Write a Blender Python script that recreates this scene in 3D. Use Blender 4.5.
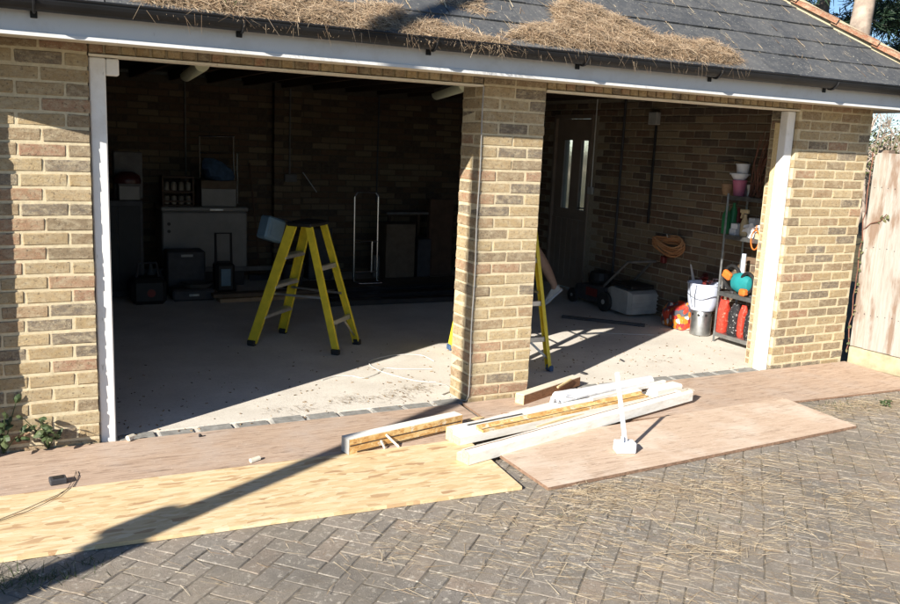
import bpy, math, random
import numpy as np
from mathutils import Vector, Matrix
random.seed(7); rng = np.random.default_rng(7)
sc = bpy.context.scene; COL = sc.collection
for o in list(bpy.data.objects): bpy.data.objects.remove(o)
PI = math.pi; rad = math.radians

# ------------------------------------------------------------------ camera
CAM = Vector((-0.36425, -4.81018, 1.71867))
RX, RR, RZ, FPX = rad(79.3372), rad(2.58005), rad(-27.21866), 855.73
RM = Matrix.Rotation(RZ, 3, 'Z') @ Matrix.Rotation(RX, 3, 'X') @ Matrix.Rotation(RR, 3, 'Z')
cd = bpy.data.cameras.new('camera'); cam = bpy.data.objects.new('camera', cd); COL.objects.link(cam)
cd.sensor_width = 36; cd.lens = FPX / 900 * 36; cd.clip_end = 3000; cd.clip_start = .05
cam.matrix_world = Matrix.Translation(CAM) @ RM.to_4x4(); sc.camera = cam

# ------------------------------------------------------------------ light
SUN_H = Vector((0.869, 0.495)).normalized(); ELEV = math.atan(.51)
w = bpy.data.worlds.new('World'); sc.world = w; w.use_nodes = True
nt = w.node_tree; bg = nt.nodes['Background']; sky = nt.nodes.new('ShaderNodeTexSky')
sky.sky_type = 'NISHITA'; sky.sun_disc = False; sky.sun_elevation = ELEV
sky.sun_rotation = math.atan2(-SUN_H.x, -SUN_H.y) % (2 * PI)
sky.air_density = 1.0; sky.dust_density = .1; sky.ozone_density = 4.0; sky.altitude = 1500
nt.links.new(sky.outputs[0], bg.inputs[0]); bg.inputs[1].default_value = .068
sl = bpy.data.lights.new('sun', 'SUN'); sl.energy = 5; sl.angle = rad(.5); sl.color = (1, .935, .83)
so = bpy.data.objects.new('sun', sl); COL.objects.link(so)
sdir = Vector((SUN_H.x * math.cos(ELEV), SUN_H.y * math.cos(ELEV), -math.sin(ELEV)))
so.rotation_euler = sdir.to_track_quat('-Z', 'Y').to_euler(); so.location = (-6, -6, 8)
sc.view_settings.view_transform = 'Standard'; sc.view_settings.look = 'None'
sc.view_settings.exposure = 1.08; sc.view_settings.gamma = 1
sc.render.engine = 'CYCLES'
try: sc.cycles.max_bounces = 8; sc.cycles.diffuse_bounces = 5
except Exception: pass

# ------------------------------------------------------------------ pixel -> place (a pixel gives a direction, the plane the distance)
def ray(x, y): return RM @ Vector(((x - 450) / FPX, -(y - 302) / FPX, -1))
def hit(x, y, ax, v):
    d = ray(x, y); t = (v - CAM[ax]) / d[ax]; return CAM + t * d
def G(x, y, z=0): return hit(x, y, 2, z)
def W(x, y, v=0): return hit(x, y, 1, v)
def S(x, y, v): return hit(x, y, 0, v)
def px(P):
    q = RM.transposed() @ (Vector(P) - CAM); return 450 + FPX * q.x / -q.z, 302 - FPX * q.y / -q.z

# ------------------------------------------------------------------ materials
def lin(c): return tuple(((v / 12.92) if v <= .04045 else ((v + .055) / 1.055) ** 2.4) for v in c)
class NT:
    def __init__(s, name):
        s.m = bpy.data.materials.new(name); s.m.use_nodes = True; s.t = s.m.node_tree
        s.b = s.t.nodes['Principled BSDF']; s.pos = s.n('ShaderNodeNewGeometry')
    def n(s, k, **kw):
        nd = s.t.nodes.new(k)
        for a, v in kw.items(): setattr(nd, a, v)
        return nd
    def l(s, a, b): s.t.links.new(a, b)
    def mapv(s, scale=(1, 1, 1), rot=(0, 0, 0), loc=(0, 0, 0), obj=False):
        mp = s.n('ShaderNodeMapping'); mp.inputs['Scale'].default_value = scale; mp.inputs['Rotation'].default_value = rot
        mp.inputs['Location'].default_value = loc
        if obj:
            tc = s.n('ShaderNodeTexCoord'); s.l(tc.outputs['Object'], mp.inputs[0])
        else: s.l(s.pos.outputs['Position'], mp.inputs[0])
        return mp.outputs[0]
    def noise(s, scale, v=None, detail=4, rough=.6, dist=0):
        nd = s.n('ShaderNodeTexNoise'); nd.inputs['Scale'].default_value = scale; nd.inputs['Detail'].default_value = detail
        nd.inputs['Roughness'].default_value = rough; nd.inputs['Distortion'].default_value = dist
        s.l(v if v is not None else s.pos.outputs['Position'], nd.inputs['Vector']); return nd.outputs['Fac']
    def ramp(s, fac, stops, const=False):
        r = s.n('ShaderNodeValToRGB'); e = r.color_ramp.elements
        while len(e) < len(stops): e.new(.5)
        for i, (p, c) in enumerate(stops):
            e[i].position = p; e[i].color = (c[0], c[1], c[2], 1) if not isinstance(c, (int, float)) else (c, c, c, 1)
        if const: r.color_ramp.interpolation = 'CONSTANT'
        s.l(fac, r.inputs[0]); return r.outputs[0]
    def mix(s, fac, a, b, mode='MIX'):
        m = s.n('ShaderNodeMix', data_type='RGBA', blend_type=mode)
        for sock, val in ((m.inputs[0], fac), (m.inputs[6], a), (m.inputs[7], b)):
            if isinstance(val, (int, float)): sock.default_value = val if sock == m.inputs[0] else (val, val, val, 1)
            elif isinstance(val, tuple): sock.default_value = (*val[:3], 1)
            else: s.l(val, sock)
        return m.outputs[2]
    def bump(s, h, strength=.3, dist=.01):
        b = s.n('ShaderNodeBump'); b.inputs['Strength'].default_value = strength; b.inputs['Distance'].default_value = dist
        s.l(h, b.inputs['Height']); s.l(b.outputs[0], s.b.inputs['Normal'])
    def fin(s, col=None, rough=.8, spec=.3, metal=0):
        if col is not None:
            if isinstance(col, tuple): s.b.inputs['Base Color'].default_value = (*col[:3], 1)
            else: s.l(col, s.b.inputs['Base Color'])
        if isinstance(rough, (int, float)): s.b.inputs['Roughness'].default_value = rough
        else: s.l(rough, s.b.inputs['Roughness'])
        s.b.inputs['Specular IOR Level'].default_value = spec; s.b.inputs['Metallic'].default_value = metal
        return s.m
    def rnd(s):   # one random number for each piece, be it an object or an island of a joined mesh
        oi = s.n('ShaderNodeObjectInfo'); a = s.n('ShaderNodeMath', operation='ADD')
        s.l(oi.outputs['Random'], a.inputs[0]); s.l(s.pos.outputs['Random Per Island'], a.inputs[1])
        f = s.n('ShaderNodeMath', operation='FRACT'); s.l(a.outputs[0], f.inputs[0]); return f.outputs[0]

def simple(name, c, rough=.6, var=.25, scale=12, spec=.3, metal=0, bump=0, bscale=60):
    t = NT(name); f = t.noise(scale, detail=5)
    d = tuple(v * (1 - var) for v in c); b = tuple(min(1, v * (1 + var * .6)) for v in c)
    col = t.ramp(f, [(.3, d), (.7, b)])
    if bump: t.bump(t.noise(bscale, detail=3), bump, .004)
    return t.fin(col, rough, spec, metal)

def brick_mat(name, pal, spotd, k=1.0):
    K = lambda c: tuple(v * k for v in c)
    t = NT(name); r = t.rnd()
    n = len(pal); base = t.ramp(r, [(i / n, K(c)) for i, c in enumerate(pal)], const=True)
    n1 = t.noise(28, t.mapv((1, 1, 2.2)), detail=7, rough=.75); base = t.mix(t.ramp(n1, [(.40, 0.0), (.62, .75)]), base, K((.33, .25, .155)))
    n3 = t.noise(17, t.mapv((1, 1, 1.8), loc=(3, 1, 2)), detail=6, rough=.75); base = t.mix(t.ramp(n3, [(.46, .0), (.66, .75)]), base, K((.53, .455, .315)))
    n2 = t.noise(58, detail=6, rough=.75); base = t.mix(t.ramp(n2, [(.55, 0.0), (.64, .85)]), base, K(spotd))
    n5 = t.noise(150, detail=2, rough=.6); base = t.mix(t.ramp(n5, [(.64, 0.0), (.70, .7)]), base, K((.62, .52, .34)))
    n4 = t.noise(1.3, detail=3); base = t.mix(1.0, base, t.ramp(n4, [(.3, .80), (.7, 1.06)]), 'MULTIPLY')
    t.bump(t.noise(110, detail=6, rough=.8), .9, .008)
    return t.fin(base, .92, .12)
PAL_ = [(.44, .33, .17), (.52, .42, .24), (.36, .245, .14), (.155, .135, .11), (.46, .35, .19), (.36, .205, .13), (.49, .38, .20), (.25, .195, .125), (.43, .32, .165), (.19, .165, .13), (.40, .24, .145), (.50, .39, .215), (.30, .22, .13), (.47, .36, .2)]
PAL = [(r * 1.0, g_ * .985, b_ * 1.03) for r, g_, b_ in PAL_]
M = {}
M['brick'] = brick_mat('stock_brick', PAL, (.13, .10, .07))
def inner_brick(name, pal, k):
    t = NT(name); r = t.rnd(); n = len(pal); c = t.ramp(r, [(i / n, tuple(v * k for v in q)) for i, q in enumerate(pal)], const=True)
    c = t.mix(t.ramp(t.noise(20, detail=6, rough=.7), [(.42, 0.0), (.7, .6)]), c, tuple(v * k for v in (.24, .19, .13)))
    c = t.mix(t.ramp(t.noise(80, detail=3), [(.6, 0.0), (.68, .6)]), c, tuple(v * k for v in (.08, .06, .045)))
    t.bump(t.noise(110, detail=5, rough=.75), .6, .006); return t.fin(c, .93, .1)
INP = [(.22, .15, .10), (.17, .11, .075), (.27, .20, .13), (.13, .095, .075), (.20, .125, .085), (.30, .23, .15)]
M['brick_in'] = inner_brick('inner_brick', INP, .85); M['brick_back'] = inner_brick('shaded_back_brick', INP, .55)  # second one is a darker copy, the back wall's shade put into its colour
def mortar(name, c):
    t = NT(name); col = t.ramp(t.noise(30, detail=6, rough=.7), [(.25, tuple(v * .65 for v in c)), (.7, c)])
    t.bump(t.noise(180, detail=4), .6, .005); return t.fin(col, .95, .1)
M['mortar'] = mortar('mortar', (.65, .555, .375)); M['mortar_in'] = mortar('inner_mortar', (.36, .31, .235)); M['mortar_back'] = mortar('shaded_back_mortar', (.10, .085, .065))  # last one darkened so the shade at the back sits in the mortar colour
def paint(name, c, dirt, amt=.5, rough=.5):
    t = NT(name); f = t.noise(5, detail=7, rough=.7); g = t.noise(60, t.mapv((1, 1, .25)), detail=4)
    col = t.mix(t.ramp(f, [(.5, 0.0), (.75, amt)]), c, dirt); col = t.mix(t.ramp(g, [(.66, 0.0), (.72, amt)]), col, tuple(v * .6 for v in dirt))
    t.bump(t.noise(90, detail=3), .2, .003); return t.fin(col, rough, .35)
M['white'] = paint('white_paint', (.78, .77, .74), (.55, .5, .42))
def oldpaint():
    t = NT('old_white_paint'); f = t.noise(7, t.mapv((.5, 4, 4), (0, 0, .25)), detail=7, rough=.75)
    c = t.ramp(f, [(.28, (.56, .51, .42)), (.42, (.74, .71, .64)), (.58, (.83, .815, .77))])
    c = t.mix(t.ramp(t.noise(35, detail=5, rough=.7), [(.66, 0.0), (.72, .5)]), c, (.45, .37, .26)); t.bump(f, .3, .004); return t.fin(c, .6, .3)
M['oldwhite'] = oldpaint()
M['fascia'] = paint('fascia_paint', (.62, .62, .615), (.42, .38, .33), .4)
M['cream'] = paint('cream_paint', (.72, .66, .54), (.5, .38, .24), .5)
M['gutter'] = simple('black_gutter_plastic', (.013, .0135, .015), .5, .3, 6, .28)
def slate_mat():
    t = NT('slate'); r = t.rnd(); c = t.ramp(r, [(0, (.058, .061, .066)), (.5, (.075, .078, .082)), (1, (.10, .10, .10))])
    c = t.mix(t.ramp(t.noise(14, detail=6, rough=.75), [(.45, 0.0), (.72, .75)]), c, (.155, .15, .14))
    c = t.mix(t.ramp(t.noise(55, detail=3), [(.63, 0.0), (.68, .8)]), c, (.33, .32, .27))
    t.bump(t.noise(45, t.mapv((1, .35, .35)), detail=6), .5, .006); return t.fin(c, .72, .3)
M['slate'] = slate_mat()
M['terracotta'] = brick_mat('terracotta_tile', [(.36, .13, .075), (.40, .16, .09), (.31, .12, .075)], (.16, .12, .09))
def concrete():
    t = NT('concrete'); c = t.ramp(t.noise(2.2, detail=8, rough=.65), [(.25, (.53, .49, .43)), (.75, (.72, .68, .61))])
    c = t.mix(t.ramp(t.noise(40, detail=6, rough=.7), [(.52, 0.0), (.78, .55)]), c, (.36, .32, .27))
    c = t.mix(t.ramp(t.noise(9, t.mapv((.5, 3, 1), (0, 0, .3)), detail=5), [(.62, 0.0), (.72, .45)]), c, (.72, .68, .61))
    c = t.mix(t.ramp(t.noise(130, detail=2), [(.66, 0.0), (.7, .8)]), c, (.16, .13, .1))
    t.bump(t.noise(80, detail=6, rough=.7), .5, .005); return t.fin(c, .93, .12)
M['concrete'] = concrete()
def paver_mat():
    t = NT('block_paver'); r = t.rnd(); c = t.ramp(r, [(0, (.255, .235, .205)), (.5, (.29, .262, .23)), (.85, (.32, .28, .24)), (1, (.38, .30, .235))])
    c = t.mix(t.ramp(t.noise(14, detail=7, rough=.78), [(.42, 0.0), (.7, .75)]), c, (.17, .15, .13))
    c = t.mix(t.ramp(t.noise(70, detail=4, rough=.7), [(.56, 0.0), (.66, .8)]), c, (.15, .13, .11))
    c = t.mix(t.ramp(t.noise(34, t.mapv(loc=(5, 3, 1)), detail=6, rough=.75), [(.55, 0.0), (.61, .9)]), c, (.58, .53, .45))
    c = t.mix(t.ramp(t.noise(2.2, detail=5, rough=.65), [(.38, 0.0), (.62, .6)]), c, (.33, .28, .22))
    c = t.mix(t.ramp(t.noise(1.1, t.mapv(loc=(7, 2, 0)), detail=5), [(.52, 0.0), (.66, .5)]), c, (.16, .145, .125))
    t.bump(t.noise(130, detail=6, rough=.85), .9, .008); return t.fin(c, .93, .12)
M['paver'] = paver_mat()
M['joint'] = simple('joint_sand', (.20, .175, .14), .95, .6, 25, .1, bump=.6)
M['edging'] = simple('edging_concrete', (.26, .255, .24), .9, .35, 20, .15, bump=.5)
M['soil'] = simple('soil', (.10, .085, .05), .95, .5, 4, .1, bump=.8, bscale=20)
def osb():
    t = NT('osb'); layers = []
    wv = t.n('ShaderNodeTexNoise'); wv.inputs['Scale'].default_value = 9; t.l(t.pos.outputs['Position'], wv.inputs['Vector'])
    for i, (a, sx, sy) in enumerate([(.12, 9.5, 40), (.95, 10.5, 40), (-.75, 10, 40), (1.75, 11, 40)]):
        mv = t.mapv((sx, sy, 1), (0, 0, a), (i * 3.1, i * 7.7, 0)); ad = t.n('ShaderNodeVectorMath', operation='MULTIPLY_ADD'); t.l(wv.outputs['Color'], ad.inputs[0]); ad.inputs[1].default_value = (.8, .8, 0); t.l(mv, ad.inputs[2])
        v = t.n('ShaderNodeTexVoronoi'); v.inputs['Scale'].default_value = 1; v.inputs['Randomness'].default_value = 1; t.l(ad.outputs[0], v.inputs['Vector'])
        hs = t.n('ShaderNodeSeparateColor'); t.l(v.outputs['Color'], hs.inputs[0]); layers.append(hs.outputs)
    def flake(o): return t.ramp(o, [(0, (.56, .41, .22)), (.3, (.66, .51, .30)), (.6, (.76, .62, .42)), (.82, (.62, .46, .25)), (.92, (.47, .30, .15)), (.97, (.33, .175, .09)), (1, (.40, .23, .11))])
    c = flake(layers[0][0])
    c = t.mix(t.ramp(layers[1][1], [(.42, 0.0), (.44, .9)]), c, flake(layers[1][0]))
    c = t.mix(t.ramp(layers[2][1], [(.50, 0.0), (.52, .9)]), c, flake(layers[2][0]))
    c = t.mix(t.ramp(layers[3][1], [(.66, 0.0), (.68, .9)]), c, flake(layers[3][0]))
    c = t.mix(t.ramp(t.noise(50, t.mapv((.16, 2.6, 1), (0, 0, .12)), detail=6, rough=.75), [(.36, .55), (.46, 0.0)]), c, (.45, .27, .115))
    c = t.mix(t.ramp(t.noise(50, t.mapv((.18, 2.4, 1), (0, 0, .75), (4, 2, 0)), detail=5, rough=.75), [(.36, .7), (.45, 0.0)]), c, (.40, .23, .10))
    c = t.mix(t.ramp(t.noise(40, t.mapv((.2, 2.2, 1), (0, 0, -.5), (1, 8, 0)), detail=5, rough=.75), [(.60, 0.0), (.68, .6)]), c, (.86, .74, .52))
    c = t.mix(t.ramp(t.noise(3, detail=4), [(.4, .0), (.7, .3)]), c, (.78, .62, .38))
    c = t.mix(.15, c, (.68, .53, .32))
    c = t.mix(t.ramp(t.noise(6, detail=7, rough=.75), [(.58, 0.0), (.72, .4)]), c, (.50, .42, .32))
    t.bump(layers[0][2], .35, .003); return t.fin(c, .75, .2)
M['osb'] = osb()
def ply(name, a, b, dk, patch):
    t = NT(name); f = t.noise(8, t.mapv((.55, 7, 7), (0, 0, .04)), detail=9, rough=.74, dist=.9)
    c = t.ramp(f, [(.30, dk), (.46, a), (.66, b)])
    c = t.mix(t.ramp(t.noise(2.6, detail=6, rough=.65), [(.48, 0.0), (.68, .7)]), c, patch)
    c = t.mix(t.ramp(t.noise(5, t.mapv((.5, 3, 3), loc=(2, 5, 0)), detail=6, rough=.7), [(.57, 0.0), (.70, .6)]), c, tuple(v * .8 for v in dk))
    c = t.mix(t.ramp(t.noise(26, t.mapv((.35, 4, 4)), detail=5), [(.60, 0.0), (.66, .75)]), c, tuple(v * .6 for v in dk))
    c = t.mix(t.ramp(t.noise(60, detail=4), [(.62, 0.0), (.68, .5)]), c, tuple(min(1, v * 1.3) for v in b))
    t.bump(f, .4, .004); return t.fin(c, .84, .18)
M['ply_grey'] = ply('weathered_ply', (.43, .315, .235), (.53, .41, .32), (.22, .15, .11), (.47, .385, .325))
M['ply_tan'] = ply('tan_ply', (.53, .40, .30), (.61, .48, .37), (.36, .255, .185), (.68, .585, .49))
M['ply_edge'] = simple('ply_edge', (.24, .15, .10), .85, .4, 40)
def timber(name, a, b, rot=0):
    t = NT(name); f = t.noise(16, t.mapv((.5, 5, 5), (0, 0, rot)), detail=6, rough=.65, dist=.8)
    c = t.ramp(f, [(.3, b), (.65, a)]); t.bump(f, .25, .003); return t.fin(c, .75, .2)
def rawpine():
    t = NT('raw_pine'); f = t.noise(16, t.mapv((.5, 5, 5), (0, 0, .25)), detail=6, rough=.65, dist=.8)
    c = t.ramp(f, [(.3, (.42, .21, .07)), (.65, (.66, .42, .16))])
    c = t.mix(t.ramp(t.noise(15, t.mapv((1, 1.5, 1.5)), detail=5, rough=.7), [(.48, 0.0), (.56, .85)]), c, (.74, .55, .27))
    c = t.mix(t.ramp(t.noise(11, t.mapv(loc=(4, 1, 0)), detail=5, rough=.7), [(.58, 0.0), (.63, .8)]), c, (.72, .66, .54))
    c = t.mix(t.ramp(t.noise(24, t.mapv((1, 3, 3), loc=(1, 7, 0)), detail=5), [(.62, 0.0), (.68, .8)]), c, (.26, .12, .05))
    t.bump(f, .35, .004); return t.fin(c, .8, .15)
M['pine_raw'] = rawpine()
M['endgrain'] = timber('end_grain', (.72, .58, .33), (.55, .40, .2))
M['brown_wood'] = timber('brown_wood', (.32, .17, .09), (.17, .085, .045), .4)
M['dark_wood'] = timber('dark_wood', (.10, .065, .045), (.05, .035, .025))
def fence_mat():
    t = NT('weathered_board'); f = t.noise(9, t.mapv((5, 5, .4)), detail=7, rough=.7, dist=.5); r = t.rnd()
    c = t.ramp(f, [(.25, (.18, .148, .118)), (.45, (.31, .275, .232)), (.7, (.40, .378, .345))])
    c = t.mix(t.ramp(r, [(0, 0.0), (1, .35)]), c, (.36, .35, .34))
    c = t.mix(t.ramp(t.noise(3.5, t.mapv((2.5, 2.5, .6)), detail=5), [(.50, 0.0), (.62, .8)]), c, (.19, .12, .08))
    t.bump(f, .4, .004); return t.fin(c, .88, .15)
M['fence'] = fence_mat()
M['gravelboard'] = simple('gravel_board', (.40, .345, .225), .9, .35, 10, .15, bump=.5)
def straw(name, pal):
    t = NT(name); r = t.rnd(); n = len(pal); c = t.ramp(r, [(i / (n - 1), q) for i, q in enumerate(pal)]); return t.fin(c, .8, .15)
M['needle'] = straw('dry_needle', [(.15, .095, .06), (.31, .215, .13), (.42, .315, .205), (.52, .41, .29), (.24, .155, .095), (.36, .26, .16)])
M['needle_ground'] = straw('pale_needle', [(.26, .175, .10), (.48, .37, .23), (.66, .55, .38), (.58, .45, .28), (.22, .14, .085), (.70, .60, .44)])
M['mat_base'] = simple('needle_mass', (.19, .13, .08), .95, .7, 45, .1, bump=1, bscale=90)
M['litter'] = straw('brown_litter', [(.12, .08, .05), (.22, .15, .09), (.36, .26, .15), (.09, .065, .05)])
M['yellow'] = simple('yellow_fibreglass', (.74, .58, .04), .45, .2, 10, .4)
M['alu'] = simple('aluminium', (.62, .62, .60), .42, .15, 30, .5, .85)
M['steel'] = simple('galvanised_steel', (.42, .43, .43), .38, .3, 18, .5, .9)
M['chrome'] = simple('chrome_tube', (.7, .7, .7), .22, .1, 20, .5, 1)
M['black'] = simple('black_plastic', (.018, .018, .019), .5, .3, 12)
M['dark'] = simple('dark_grey_plastic', (.05, .05, .055), .55, .3, 12)
M['rubber'] = simple('rubber', (.03, .03, .03), .8, .3, 20)
M['bluefoot'] = simple('blue_rubber', (.05, .10, .20), .6, .2)
M['redp'] = simple('red_plastic', (.45, .035, .022), .42, .25, 15)
M['reddark'] = simple('dull_red_paint', (.15, .025, .022), .5, .3, 15)
M['orange'] = simple('orange_plastic', (.62, .16, .03), .45, .25, 15)
M['teal'] = simple('teal_plastic', (.02, .22, .235), .4, .2, 15)
M['green'] = simple('green_plastic', (.04, .22, .09), .35, .2, 15)
M['pinkp'] = simple('pink_plastic', (.55, .17, .26), .45, .15, 10)
M['whitep'] = simple('white_plastic', (.72, .73, .76), .4, .1, 10)
M['bluewhite'] = simple('blue_white_plastic', (.58, .64, .78), .4, .1, 10)
M['greyp'] = simple('grey_plastic', (.36, .36, .35), .5, .2, 10)
M['beige'] = simple('beige_plastic', (.5, .40, .24), .5, .2, 10)
M['pot'] = simple('brown_pot', (.30, .19, .11), .8, .3, 20)
M['card'] = simple('cardboard', (.36, .25, .15), .85, .25, 12)
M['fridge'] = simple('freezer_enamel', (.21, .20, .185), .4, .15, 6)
M['bluecloth'] = simple('blue_cloth', (.05, .09, .16), .85, .35, 18, bump=.5)
M['bluebox'] = simple('blue_grey_plastic', (.13, .21, .27), .5, .2, 10)
M['lampgreen'] = simple('lamp_diffuser', (.95, .97, .68), .4, .1, 5)
M['cable_white'] = simple('white_cable', (.62, .61, .58), .5, .15, 20)
M['cable_grey'] = simple('grey_cable', (.36, .35, .33), .6, .3, 9)
M['cable_dark'] = simple('dark_cable', (.05, .048, .045), .6, .2, 20)
M['cable_orange'] = straw('orange_cable', [(.46, .20, .085), (.56, .32, .16), (.36, .15, .06)])
M['twig'] = simple('reddish_cane', (.20, .09, .06), .8, .4, 20)
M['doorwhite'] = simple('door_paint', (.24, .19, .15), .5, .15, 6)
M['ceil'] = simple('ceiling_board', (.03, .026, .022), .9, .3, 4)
M['skin'] = simple('skin', (.48, .29, .20), .55, .1, 20)
M['shoe'] = simple('pale_trainer', (.62, .60, .56), .7, .15, 25)
M['shirt'] = simple('grey_cloth', (.12, .12, .14), .9, .25, 20)
M['shorts'] = simple('dark_cloth', (.035, .04, .055), .9, .25, 20)
M['hair'] = simple('brown_hair', (.05, .03, .02), .7, .3, 40)
M['bark'] = simple('pine_bark', (.36, .29, .235), .9, .45, 5, .1, bump=1, bscale=14)
M['pole'] = simple('pole_timber', (.14, .10, .07), .9, .3, 8)
def leafm(name, pal):
    t = NT(name); r = t.rnd(); n = len(pal); c = t.ramp(r, [(i / (n - 1), q) for i, q in enumerate(pal)])
    t.b.inputs['Subsurface Weight'].default_value = 0; return t.fin(c, .55, .35)
M['pine_leaf'] = leafm('pine_needles', [(.012, .03, .018), (.02, .045, .025), (.035, .06, .03)])
M['leaf'] = leafm('weed_leaf', [(.03, .05, .02), (.05, .075, .028), (.085, .105, .045)])
M['bush'] = leafm('bush_leaf', [(.07, .085, .03), (.12, .13, .055), (.17, .15, .07)])
def foam():
    t = NT('foam_wrap'); c = t.ramp(t.noise(25, detail=4), [(.35, (.70, .71, .74)), (.6, (.80, .80, .80))]); t.bump(t.noise(22, detail=3), .35, .010); return t.fin(c, .4, .5)
M['wrap'] = foam()
def glassm():
    t = NT('obscured_glass'); t.bump(t.noise(40, detail=3), .4, .005)
    t.b.inputs['Transmission Weight'].default_value = 1; t.b.inputs['IOR'].default_value = 1.05
    return t.fin((.85, .92, .9), .18, .5)
M['glass'] = glassm()
def bagm():
    t = NT('printed_bag'); v = t.n('ShaderNodeTexVoronoi'); v.inputs['Scale'].default_value = 26; t.l(t.pos.outputs['Position'], v.inputs['Vector'])
    hs = t.n('ShaderNodeSeparateColor'); t.l(v.outputs['Color'], hs.inputs[0])
    c = t.ramp(hs.outputs[0], [(0, (.55, .06, .03)), (.3, (.70, .22, .03)), (.52, (.7, .68, .66)), (.66, (.3, .03, .04)), (.82, (.1, .1, .12))], const=True)
    t.bump(t.noise(22, detail=4), 1, .02); return t.fin(c, .35, .5)
M['bag'] = bagm()
def blackbag():
    t = NT('black_printed_bag'); v = t.noise(38, t.mapv((1, 1, 1.6)), detail=2)
    c = t.ramp(v, [(.63, (.025, .025, .028)), (.67, (.36, .36, .36))]); t.bump(t.noise(18, detail=4), .8, .02); return t.fin(c, .35, .5)
M['blackbag'] = blackbag()
def redbag():
    t = NT('red_printed_bag'); c = t.ramp(t.noise(26, detail=3), [(.58, (.50, .05, .03)), (.66, (.56, .13, .08)), (.74, (.60, .45, .40))]); t.bump(t.noise(24, detail=4), .8, .02); return t.fin(c, .4, .45)
M['redbag'] = redbag()
def cratem():
    t = NT('jar_tins'); c = t.ramp(t.noise(9, detail=2), [(.3, (.14, .12, .09)), (.7, (.26, .23, .18))]); return t.fin(c, .5, .4)
M['tin'] = cratem()
M['dimgrey'] = simple('shaded_grey', (.13, .125, .12), .7, .25, 12)  # grey plastic darkened, the dim interior put into its colour
M['dimcard'] = simple('shaded_card', (.13, .095, .065), .85, .25, 12)  # darker copy of the cardboard, with interior shade in the colour
M['dimwood'] = simple('shaded_wood', (.10, .06, .04), .8, .3, 12)  # brown wood toned down, shade of the unlit interior put into the colour
M['dimred'] = simple('dark_red_helmet', (.05, .012, .012), .3, .2, 12)

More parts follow.
